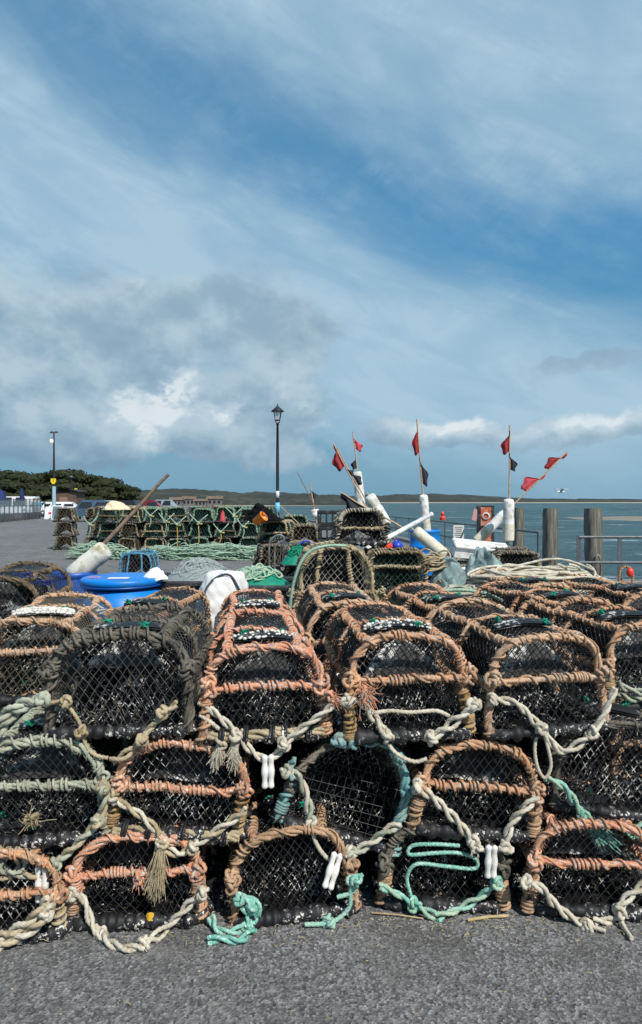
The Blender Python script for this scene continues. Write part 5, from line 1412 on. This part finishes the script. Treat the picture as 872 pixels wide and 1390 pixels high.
# supports: coarse pots that carry the upper ones
def support(src, loc, yaw, label, grp='lower pots carrying the upper ones'):
    c = copy_tree(POTS[src][0]); c.location = loc; c.rotation_euler = (0, 0, yaw); c['label'] = label; c['group'] = grp
    return c
SP = [('P2', (X(520, 5.3), 5.25, .36), 'dark pot directly beneath the tan creel'), ('P2', (X(520, 5.3), 5.25, 0), 'lowest dark pot beneath the tan creel, on the asphalt'),
      ('P2', (X(590, 5.5), 5.45, .36), 'dark pot directly beneath the green netted creel'), ('P2', (X(590, 5.5), 5.45, 0), 'lowest dark pot beneath the green netted creel, on the asphalt'),
      ('P2', (X(655, 6.2), 6.2, .34), 'dark pot beneath the grey green plastic sheets'), ('P2', (X(655, 6.2), 6.2, 0), 'lowest dark pot beneath the grey green plastic sheets'),
      ('P2', (X(735, 6.6), 6.9, .34), 'dark pot beneath the black netted pot with tan posts'), ('P2', (X(735, 6.6), 6.9, 0), 'lowest dark pot beneath the one with tan posts'),
      ('P2', (X(672, 7.4), 7.4, .36), 'dark pot beneath the white fish boxes'), ('P2', (X(672, 7.4), 7.4, 0), 'lowest dark pot beneath the white fish boxes')]
for s, l, t in SP: support(s, (l[0]-.24, l[1]-.1, l[2]), RAD(2), t)
SQ = [('T1b', 'T0b', -.02, 'rusty pot under the blackened pot at the far left'), ('T1b', 'T1b', 0, 'rusty pot under the half hidden one by the blue drum'), ('T1b', 'T2b', 0, 'rusty pot under the rear bright orange pot'),
      ('T1b', 'T3b', 0, 'rusty pot under the pot next to the tan creel'), ('T1b', 'T4b', 0, 'rusty pot under the rear pot below the plastic sheet'), ('T1b', 'U2', 0, 'rusty pot under the open arched one below the rope heap'),
      ('T1b', 'U1', 0, 'rusty pot under the half buried one'), ('T1b', 'U3', 0, 'rusty pot under the rear pot at the right edge')]
for s, u, dz, t in SQ:
    L = POTS[u][0].location
    support(s, (L.x+.02, L.y+.03, L.z-.37), POTS[u][0].rotation_euler.z, t)
    support(s, (L.x-.03, L.y+.05, max(0, L.z-.74)), POTS[u][0].rotation_euler.z+.05, t.replace('rusty pot under', 'lowest rusty pot under'))
for u, t in (('T0', 'rusty pot under the barnacle banded pot'), ('T5', 'rusty pot under the front pot at the right edge')):
    L = POTS[u][0].location
    support('T1b', (L.x, L.y+.03, L.z-.34), POTS[u][0].rotation_euler.z, t)
    support('T1b', (L.x, L.y+.05, 0), POTS[u][0].rotation_euler.z, 'lowest '+t)

# rope heap, beige, lying on the pots at the right
def coil_heap(name, cx, cy, z, w, d, h, n, r, mat, label, seed, cat='rope', kind=None, messy=False):
    rng = np.random.RandomState(seed); mb = MB()
    for i in range(n):
        f = i/n; k = 46; t = np.linspace(0, 2*PI*rng.uniform(.8, 1.15), k)+rng.uniform(0, 6)
        sx, sy = w/2*rng.uniform(.55, 1.0), d/2*rng.uniform(.5, 1.0)
        ox, oy = rng.randn()*w*.06, rng.randn()*d*.08
        if messy: sx = w/2*rng.uniform(.1, .45); ox = rng.uniform(-1, 1)*(w/2-sx); sy = d/2*rng.uniform(.2, .8); oy = rng.uniform(-1, 1)*(d/2-sy)*.8
        x = cx+ox+sx*np.cos(t)+.012*sn(k, 5, rng); y = cy+oy+sy*np.sin(t)+.012*sn(k, 5, rng)
        zz = z+h*f*rng.uniform(.6, 1.0)*(1-.3*((x-cx)/(w/2))**2)+(.010+.16*h*(rng.rand() < .5))*sn(k, 5, rng)
        zz = np.maximum(zz, z)
        p, _ = resample(np.stack([x, y, zz], 1), r*1.6)
        sweep(mb, p, r, 6, (0, 0, 1), 3, r*6, .25)
    return tag(mb.build(name, M[mat]), label, cat, kind=kind)
coil_heap('rope_coil', X(730, 4.95), 5.0, CH-(806-HY)*4.9/F+.03, 1.0, .62, .16, 60, .0105, 'white', 'big beige rope coil heaped on the pots in front of the timber piles', 21)
coil_heap('rope_coil', X(585, 6.0), 6.3, CH-(778-HY)*6.0/F, .50, .4, .17, 30, .009, 'tan', 'small tangle of tan rope left of the plastic sheets', 22)
coil_heap('rope_coil', X(640, 4.6), 4.75, CH-(812-HY)*4.7/F, .50, .34, .07, 14, .010, 'sage', 'sage and white rope tangle below the plastic sheets', 23)
mb = MB(); rope(mb, [P(a, b, y) for a, b, y in ((553, 835, 4.1), (575, 812, 4.2), (600, 803, 4.3), (630, 801, 4.3), (660, 806, 4.3), (682, 815, 4.2))], .012); tag(mb.build('loose_rope', M['mint']), 'single mint green rope end snaking below the plastic sheets', 'rope')
mb = MB(); rope(mb, [P(a, b, y) for a, b, y in ((636, 797, 5.6), (648, 790, 5.6), (660, 792, 5.6), (672, 786, 5.6))], .012)
tag(mb.build('loose_rope', M['sky_rope']), 'short blue rope under the edge of the larger plastic sheet', 'rope')
mb = MB()
for k in range(7):
    rope(mb, [P(108+RS.uniform(0, 8), 820+k*4, 3.5), P(122+RS.uniform(-5, 8), 826+RS.uniform(-6, 14), 3.5), P(140+RS.uniform(-5, 5), 826+RS.uniform(-6, 14), 3.5)], .004, segs=6)
tag(mb.build('loose_twine', M['white']), 'loose white twine ends between the left orange pot and the blue drum', 'twine')
# black tarpaulin lumps and blue twine in the blackened pot
for (px, py, Y, w_, l) in ((30, 783, 3.95, .16, 'tangle of blue twine in the top of the blackened pot'), (60, 793, 3.8, .14, 'tangle of blue twine on the side of the blackened pot toward the tub')):
    q = P(px, py, Y); mess_later.append((q, w_, l))

for q, w_, l in mess_later: coil_heap('blue_twine', q[0], q[1], q[2], w_*.8, .1, .02, 9, .0026, 'navy', l, 40, 'twine', messy=True)
# ------------------------------------------------------------------ far stack of green pots
FS = 'green netted pots of the far stack'
protos = []
def far_proto(key, rope_m, net_m, wrap):
    e = make_pot(key, (0, 0, 0), (0, 0, 0), 'x', FS, W=.70, H=.44, hc=.2, D=.6, q=3.0, lean=.09, ex=4.5, np_=.05, nr=.0030, rope_m=rope_m, wrap_m=wrap, net_m=net_m, band=None, funnel=False, bar=(key in 'far_b far_c'), R=.022, seed=sum(map(ord, key)), loose=1.6, wpitch=.06)
    return e
fp = [far_proto('far_a', 'bottle', 'net_green', 'mint'), far_proto('far_b', 'tan', 'net_green', 'tan'), far_proto('far_c', 'brown', 'net_green', 'teal'), far_proto('far_d', 'dark', 'net_tan', 'tan')]
for k, name in (('far_a', 'net_green'),):
    pass
used = [False]*4
laynames = ['bottom', 'middle', 'top']
cols = ['first', 'second', 'third', 'fourth', 'fifth', 'sixth', 'seventh', 'eighth']
kinds = [[3, 0, 3, 1, 2, 0, 3, 2], [3, 2, 3, 1, 2, 0, 2, 0], [3, 2, 1, 0, 2, 0, 0, 2]]
look = ['green roped', 'tan roped', 'teal laced', 'brown']
pick = []
YF = 19.6
xl, xr = X(94, YF), X(352, YF)
for li in range(3):
    n = 8
    for ci in range(n):
        k = kinds[li][ci]
        o = fp[k] if not used[k] else copy_tree(fp[k]); used[k] = True
        x = xl+(xr-xl)*(ci+.5)/n+RS.uniform(-.06, .06)
        y = YF+(.25 if li else 0)+(.9 if ci == 0 else 0)+RS.uniform(-.06, .06)
        o.location = (x, y, li*.445+(.0 if li == 0 else .0)); o.rotation_euler = (0, RS.uniform(-.05, .05), RS.uniform(-.25, .25)); o.scale = (RS.uniform(.9, 1.08), 1, RS.uniform(.92, 1.04))
        o['label'] = '%s pot in the %s layer of the far stack, %s from the left' % (look[k], laynames[li], cols[ci]); o['group'] = FS
for li in range(3):
    for ci in range(8):
        k = [0, 3, 2, 3, 0, 2, 3, 1][(ci+li*3) % 8]; o = copy_tree(fp[k])
        o.location = (xl+(xr-xl)*(ci+1.0)/8+RS.uniform(-.06, .06), YF+1.0+RS.uniform(-.05, .05), li*.45+RS.uniform(0, .03)); o.rotation_euler = (0, RS.uniform(-.05, .05), RS.uniform(-.3, .3)); o.scale = (1.05, 1, 1)
        o['label'] = '%s pot in the far stack rear rank, %s layer, %s from left' % (look[k], laynames[li], cols[ci]); o['group'] = 'rear rank of the far stack'
# second row behind on the left end, seen stepping back
for li in range(3):
    o = copy_tree(fp[3]); o.location = (X(92, 21)-.05, 20.8, li*.44); o.rotation_euler = (0, 0, .1)
    o['label'] = 'brown pot behind the left end of the far stack, %s layer' % laynames[li]; o['group'] = FS
# hanging bridle ropes with yellow cords on the far stack
spots = [(123, 712), (160, 700), (226, 708), (241, 712), (270, 710), (300, 722), (318, 700), (331, 715), (205, 700)]
wds = ['far left', 'second', 'third', 'fourth', 'fifth', 'sixth', 'seventh', 'last', 'middle']
desc = ['below the cream sheet corner', 'behind the long wooden pole', 'left of the first long yellow cord', 'with the first long yellow cord', 'with the second long yellow cord', 'with a short yellow cord', 'at the red rag', 'at the right end of the stack', 'right of the long pole, half way up']
for i, (px, py) in enumerate(spots):
    Y = YF-.42; mb = MB(); s = RS.uniform(.8, 1.2)
    c = P(px, py, Y)
    for sx in (-1, 1):
        rope(mb, [c+np.array([sx*.22*s, .03, .24]), c+np.array([sx*.12, -.03, .12]), c+np.array([0, -.05, 0])], .016, segs=6, step=.03)
    L = .95 if i in (3, 4) else .32
    rope(mb, [c+np.array([0, -.05, 0]), c+np.array([.02, -.07, -L*.5]), c+np.array([-.03, -.05, -L])], .015, segs=6, step=.03, mat=1 if i in (3, 4, 5) else 0)
    knot(mb, c+np.array([0, -.06, 0]), .035, .018)
    box(mb, c+np.array([.07, -.08, -.02]), (.10, .02, .04), 1)
    tag(mb.build('hanging_rope', [M['mint'], M['yellow']]), 'mint rope bridle hanging on the far stack '+desc[i], 'rope', 'rope bridles hanging on the far stack')
crumple('red_rag', 299, 306, 692, 708, YF-.35, 'pink_flag', 'small bright red rag hanging on the far stack', 'rag', .06, 3, .04, pk=2)
coil_heap('rope_heap', X(300, 17), 17.4, 0.02, 3.1, .9, .40, 150, .013, 'mint', 'long low heap of mint green rope lying before the far stack, right part', 31, messy=True)
coil_heap('rope_heap', X(128, 17), 17.6, 0.02, 1.9, .8, .42, 90, .013, 'mint', 'heap of mint green rope at the left foot of the far stack', 32, messy=True)
coil_heap('rope_heap', X(206, 17), 17.8, 0.02, 1.2, .6, .34, 50, .013, 'mint', 'heap of mint green rope between the sky blue roped pot and the far stack', 33, messy=True)

# brown and wire pots around the orange bucket
BR = [(372, 745, 13.0, 'far_d', 'brown pot in front of the far stack, under the teal netting'), (412, 742, 12.6, 'far_b', 'tan roped pot behind the tan creel'), (372, 712, 13.4, 'far_b', 'tan roped pot under the orange bucket'), (414, 718, 13.2, 'far_d', 'brown pot left of the black crate stack'),
      (400, 703, 14.8, 'far_c', 'teal laced pot behind the orange bucket, left of the crates')]
for px, py, Y, k, l in BR:
    o = copy_tree(POTS[k][0]); z = max(0, CH-(py-HY)*Y/F-.36); o.location = (X(px, Y), Y, z); o.rotation_euler = (0, RS.uniform(-.1, .1), RS.uniform(-.3, .3)); o['label'] = l; o['group'] = 'weathered pots beside the far stack'
for px, Y, k, l in ((362, 13.2, 'far_d', 'lowest brown pot beside the far stack, on the left'), (408, 13.0, 'far_d', 'lowest brown pot beside the far stack, on the right')):
    o = copy_tree(POTS[k][0]); o.location = (X(px, Y), Y, 0); o.rotation_euler = (0, 0, .1); o['label'] = l; o['group'] = 'weathered pots beside the far stack'
# bent steel frame
mb = MB()
fpx = [(366, 770), (366, 738), (371, 730), (380, 726), (386, 733), (374, 742), (373, 772)]
sweep(mb, resample(spline([P(a, b, 9.5) for a, b in fpx], 8), .03)[0], .014, 8, (0, 1, 0)); tag(mb.build('steel_frame', M['steel_grey']), 'bent grey steel rod frame standing before the weathered pots', 'frame')
# wire pot with blue top cord
e = empty('wire_cage', (X(402, 9.8), 9.8, CH-(765-HY)*9.8/F), (0, 0, RAD(10)), 'black wire cage with a blue cord on its rim, left of the tan creel', 'cage')
mb = MB(); net(mb, lambda u, v: np.stack([u-.22, 0*u-.15, v], 1), lambda u, v: np.ones(len(u), bool), .44, .30, .045, .003)
net(mb, lambda u, v: np.stack([u-.22, v-.15, 0*u+.30], 1), lambda u, v: np.ones(len(u), bool), .44, .30, .045, .003); mb.build('mesh', M['net_grey'], e)
mb = MB()
for y in (-.15, .15): sweep(mb, np.array([(-.22, y, 0), (-.2, y, .3), (.2, y, .3), (.22, y, 0), (-.22, y, 0)]), .009, 6, (0, 1, 0))
for x in (-.2, .2): sweep(mb, [(x, -.15, .3), (x, .15, .3)], .009, 6, (1, 0, 0))
mb.build('frame', M['galv'], e)
mb = MB(); sweep(mb, spline([(.04, -.17, .30), (.1, -.18, .34), (.17, -.17, .33), (.2, -.17, .27)], 6), .014, 8, (0, 1, 0)); mb.build('cord', M['blue_plastic'], e)

# red buoy in the water
p = P(601, 700, 60.); k = (CH+2.75)*F/60
Yb = (CH+2.75)*F/26.; x = X(601, Yb)
e = empty('channel_buoy', (x, Yb, -2.75), label='small red channel buoy floating beyond the quay', cat='buoy')
mb = MB(); lathe(mb, [(.3, -.3), (.62, .1), (.62, .7), (.4, .95)], segs=20); mb.build('hull', M['red_plastic'], e)
mb = MB(); lathe(mb, [(.36, .95), (.34, 1.8), (.05, 1.9)], segs=16); mb.build('topmark', M['red_plastic'], e)
# gull
p = P(762, 668, 38.)
e = empty('gull', tuple(p), (0, 0, RAD(100)), 'white gull in flight low over the water, above the rightmost pile', 'gull')
mb = MB(); t = np.linspace(0, 1, 16); rr = .07*np.sin(np.clip(t*1.04, 0, 1)*PI)**.7+.004
rr[-4:] = [.035, .045, .05, .02]; rr = rr[::-1]
sweep(mb, np.stack([0*t, .28-.56*t, .02*np.sin(t*3)], 1), np.interp(t, [0, .06, .14, .22, .45, .75, 1], [.004, .03, .04, .036, .07, .045, .006]), 12, (0, 0, 1)); body = mb.build('body', M['feather_white'], e)
for s in (-1, 1):
    mb = MB()
    def wf(u, v, s=s):
        x = s*(.04+.62*u); ch = .13*(1-u**2)*.9+.03; y = .05+.10*np.sin(u*PI)*1-.12*u**2-ch*(v-.3)*1.2; z = .03+.16*np.sin(u*PI*.75)+.01*np.sin(v*PI)
        return np.stack([x, y, z], 1)
    grid(mb, wf, 14, 6); w = mb.build('wing', M['feather_grey'] if s > 0 else M['feather_white'], e); md = w.modifiers.new('Solid', 'SOLIDIFY'); md.thickness = .012
mb = MB(); lathe(mb, [(.014, 0), (.01, .03), (.002, .06)], (0, .275, 0), 8, axis=(0, 1, -.1)); mb.build('beak', M['beak'], e)

# straw and litter on the asphalt in front of the pots
mb = MB(); rng = np.random.RandomState(5)
for i in range(170):
    x = rng.uniform(-1.3, 1.3); y = rng.uniform(2.28, 2.42) if i < 150 else rng.uniform(1.9, 2.3); L = rng.uniform(.006, .028); a = rng.uniform(0, 6.28)
    p0 = np.array([x, y, .006+rng.uniform(0, .01)]); d = np.array([math.cos(a)*L, math.sin(a)*L, rng.uniform(-.002, .006)])
    sweep(mb, [p0, p0+d*.5+[0, 0, .003], p0+d], rng.uniform(.0006, .0014), 4, (0, 0, 1))
for (a, b, r) in (((245, 1262), (292, 1240), .003), ((635, 1252), (690, 1246), .006), ((505, 1242), (575, 1250), .003)):
    q0 = P(a[0], a[1], 2.4); q1 = P(b[0], b[1], 2.4); s = CH*F/(a[1]-HY)
    q0 = np.array([X(a[0], CH*F/(a[1]-HY)), CH*F/(a[1]-HY), .008]); q1 = np.array([X(b[0], CH*F/(b[1]-HY)), CH*F/(b[1]-HY), .008])
    sweep(mb, [q0, (q0+q1)/2+[0, 0, .004], q1], r, 5, (0, 0, 1))
tag(mb.build('straw_litter', M['straw']), 'scraps of dry straw and weed along the foot of the front pots', 'straw', kind='stuff')

mb = MB(); rng = np.random.RandomState(15)
octv = np.array([[1, 0, 0], [-1, 0, 0], [0, 1, 0], [0, -1, 0], [0, 0, 1], [0, 0, -1.]]); octf = np.array([[0, 2, 4], [2, 1, 4], [1, 3, 4], [3, 0, 4], [2, 0, 5], [1, 2, 5], [3, 1, 5], [0, 3, 5]])
for i in range(1300):
    near_ = i < 1150
    x = rng.uniform(-1.35, 1.35); y = 2.46-abs(rng.randn())*.045 if near_ else rng.uniform(1.85, 2.4)
    r = rng.uniform(.001, .0045)*(1.3 if rng.rand() < .1 else 1)
    mb.add(octv*np.array([r, r*rng.uniform(.6, 1), r*.6])*rng.uniform(.7, 1.3, (6, 3))+[x, y, r*.4], octf, rng.choice([0, 0, 1, 2]))
tag(mb.build('grit', [simple('grey_grit', (.30, .28, .25), .9, .3, 60), M['conc'], M['straw']], smooth=False), 'scattered shell grit and small stones at the foot of the front pots', 'grit', kind='stuff')
# ------------------------------------------------------------------ sky, sun, camera
SUN_EL, SUN_AZ = 47, 145   # azimuth clockwise from +Y
w = bpy.data.worlds.new('World'); scn.world = w; w.use_nodes = True
nt = w.node_tree; bg = nt.nodes['Background']; bg.inputs['Strength'].default_value = .1
sky = nd(nt, 'ShaderNodeTexSky'); sky.sky_type = 'NISHITA'; sky.sun_disc = False
sky.sun_elevation = RAD(SUN_EL); sky.sun_rotation = RAD(SUN_AZ); sky.air_density = 1.0; sky.dust_density = .6; sky.ozone_density = 1.5
tc = nd(nt, 'ShaderNodeTexCoord'); sp = nd(nt, 'ShaderNodeSeparateXYZ'); nt.links.new(tc.outputs['Generated'], sp.inputs[0])
x, y, z = sp.outputs
hor = math_(nt, 'SQRT', math_(nt, 'ADD', math_(nt, 'MULTIPLY', x, x), math_(nt, 'MULTIPLY', y, y)))
az = math_(nt, 'ARCTAN2', x, y)                 # bearing from +Y
el = math_(nt, 'ARCTAN2', z, hor)
cmb = nd(nt, 'ShaderNodeCombineXYZ'); nt.links.new(az, cmb.inputs[0]); nt.links.new(el, cmb.inputs[1])
A = cmb.outputs[0]
def wn(scale, det=6, rough=.6, stretch=(1, 1, 1), loc=(0, 0, 0), rot=0, dist=0, vec=A):
    mp = nd(nt, 'ShaderNodeMapping'); mp.inputs['Location'].default_value = loc; mp.inputs['Rotation'].default_value = (0, 0, rot)
    nt.links.new(vec, mp.inputs[0])
    m2 = nd(nt, 'ShaderNodeMapping'); m2.inputs['Scale'].default_value = stretch; nt.links.new(mp.outputs[0], m2.inputs[0])
    n = nd(nt, 'ShaderNodeTexNoise'); n.inputs['Scale'].default_value = scale; n.inputs['Detail'].default_value = det; n.inputs['Roughness'].default_value = rough; n.inputs['Distortion'].default_value = dist
    nt.links.new(m2.outputs[0], n.inputs['Vector']); return n.outputs['Fac']
def sm(v, a, b):
    n = nd(nt, 'ShaderNodeMapRange'); n.interpolation_type = 'SMOOTHSTEP'
    nt.links.new(v, n.inputs[0]); n.inputs[1].default_value = a; n.inputs[2].default_value = b
    return n.outputs[0]
def mul(a, b): return math_(nt, 'MULTIPLY', a, b)
def add(a, b): return math_(nt, 'ADD', a, b)
def sub(a, b): return math_(nt, 'SUBTRACT', a, b)
# clear blue with a cyan cast
TEN = (10., 10., 10.)
grad = ramp(nt, sm(el, 0.0, .68), [(0, (.16, .36, .52)), (.25, (.10, .32, .52)), (.55, (.065, .275, .52)), (1, (.12, .30, .50))])
blue = mix(nt, .88, sky.outputs[0], mix(nt, 1.0, grad, TEN, 'MULTIPLY'))
# high veil in two slanting bands with fine fibres
s = add(el, mul(az, .40))
n_v = wn(2.2, 7, .55, (1, 3.0, 1), rot=RAD(21), dist=.3)
n_b = wn(4.6, 6, .55, (1, 2.2, 1), loc=(2, 5, 0), rot=RAD(26), dist=.3)
n_f = wn(5, 9, .58, (1, 3.0, 1), rot=RAD(24), dist=.6)
n_g = wn(16, 8, .7, (1, 2.4, 1), loc=(4, 1, 0), rot=RAD(-32), dist=.2)
sw = add(s, add(mul(sub(n_v, .5), .30), mul(sub(n_b, .5), .10)))
v1 = mul(sm(sw, .04, .20), sub(1.0, sm(sw, .30, .47)))
v2 = mul(sm(sw, .47, .62), sub(1.0, sm(sw, .66, .90)))
v = add(mul(v1, .88), mul(v2, .66))
v = mul(v, add(.74, mul(sm(n_f, .25, .75), .36)))
v = add(v, mul(mul(sm(n_f, .38, .8), sm(n_g, .3, .7)), .24))
v = add(v, mul(sm(n_b, .42, .75), .16))
v = add(v, mul(mul(sm(s, .60, .8), sm(az, -.5, .2)), .28))
v = math_(nt, 'MINIMUM', v, .95)
c1 = mix(nt, v, blue, (4.1, 5.9, 7.2))
c1 = mix(nt, mul(sub(1.0, sm(el, .0, .13)), .6), c1, (1.7, 3.5, 4.9))
# cumulus
wa = wn(5, 5, .6, loc=(7, 2, 0)); wb = wn(5, 5, .6, loc=(1, 9, 0))
azp = add(az, mul(sub(wa, .5), .34)); elp = add(el, mul(sub(wb, .5), .16))
def cum(dz, dx=0, det=11):
    n1 = wn(3.3, det, .56, (1, 1.5, 1), loc=(3.1+dx, 1.7+dz, 0), dist=.1)
    n2 = wn(9, det, .60, (1, 1.3, 1), loc=(1.1+dx, .3+dz, 0), dist=.1)
    return add(mul(n1, .68), mul(n2, .32))
d0 = cum(0); d1 = cum(-.035, -.012, 5)
mL = mul(sub(1.0, sm(azp, -.05, .10)), mul(sm(elp, .03, .075), sub(1.0, sm(elp, .22, .42))))
mR = mul(mul(sm(azp, .02, .12), mul(sm(elp, .055, .08), sub(1.0, sm(elp, .10, .14)))), .85)
mS = mul(mul(sm(azp, .22, .30), mul(sm(elp, .155, .175), sub(1.0, sm(elp, .20, .225)))), .62)
mask = math_(nt, 'MAXIMUM', math_(nt, 'MAXIMUM', mL, mR), mS)
thr = sub(.70, mul(mask, .36))
dens = mul(sm(sub(d0, thr), -.06, .12), sm(mask, .0, .3))
light = sub(1.0, sm(sub(d0, d1), -.085, .095))
lowb = sub(1.0, sm(elp, .045, .115))
hi = sm(wn(6.5, 10, .6, (1, 1.3, 1), loc=(8, 3, 0)), .53, .72)
tone = add(mul(light, .52), mul(mul(hi, sm(light, .3, .7)), .42))
tone = add(sub(add(tone, .22), mul(mul(lowb, .28), sub(1.0, mR))), mul(mR, mul(sm(elp, .075, .10), .45)))
cc = ramp(nt, tone, [(.0, (.20, .33, .45)), (.35, (.31, .44, .55)), (.62, (.42, .55, .65)), (.85, (.56, .67, .74)), (1, (.78, .84, .87))])
cc = mix(nt, 1.0, cc, TEN, 'MULTIPLY')
c2 = mix(nt, mul(dens, .86), c1, cc)
nt.links.new(c2, bg.inputs['Color'])

sd = bpy.data.lights.new('Sun', 'SUN'); sd.energy = 4.8; sd.angle = RAD(.5); sd.color = (1, .95, .88)
so = bpy.data.objects.new('Sun', sd); COL.objects.link(so)
dv = Vector((math.sin(RAD(SUN_AZ))*math.cos(RAD(SUN_EL)), math.cos(RAD(SUN_AZ))*math.cos(RAD(SUN_EL)), math.sin(RAD(SUN_EL))))
so.rotation_euler = dv.to_track_quat('Z', 'Y').to_euler()

cd = bpy.data.cameras.new('Camera'); cam = bpy.data.objects.new('Camera', cd); COL.objects.link(cam)
cam.location = (0, 0, CH); cam.rotation_euler = (PI/2, 0, 0)
cd.sensor_fit = 'VERTICAL'; cd.sensor_height = 36; cd.lens = 36*F/1390; cd.shift_y = -15/1390; cd.clip_end = 9000; cd.clip_start = .05
scn.camera = cam
vs = scn.view_settings; vs.view_transform = 'Standard'; vs.look = 'None'; vs.exposure = 0; vs.gamma = 1; vs.use_curve_mapping = False
print('VERTS', sum(len(o.data.vertices) for o in bpy.data.objects if o.type == 'MESH'))
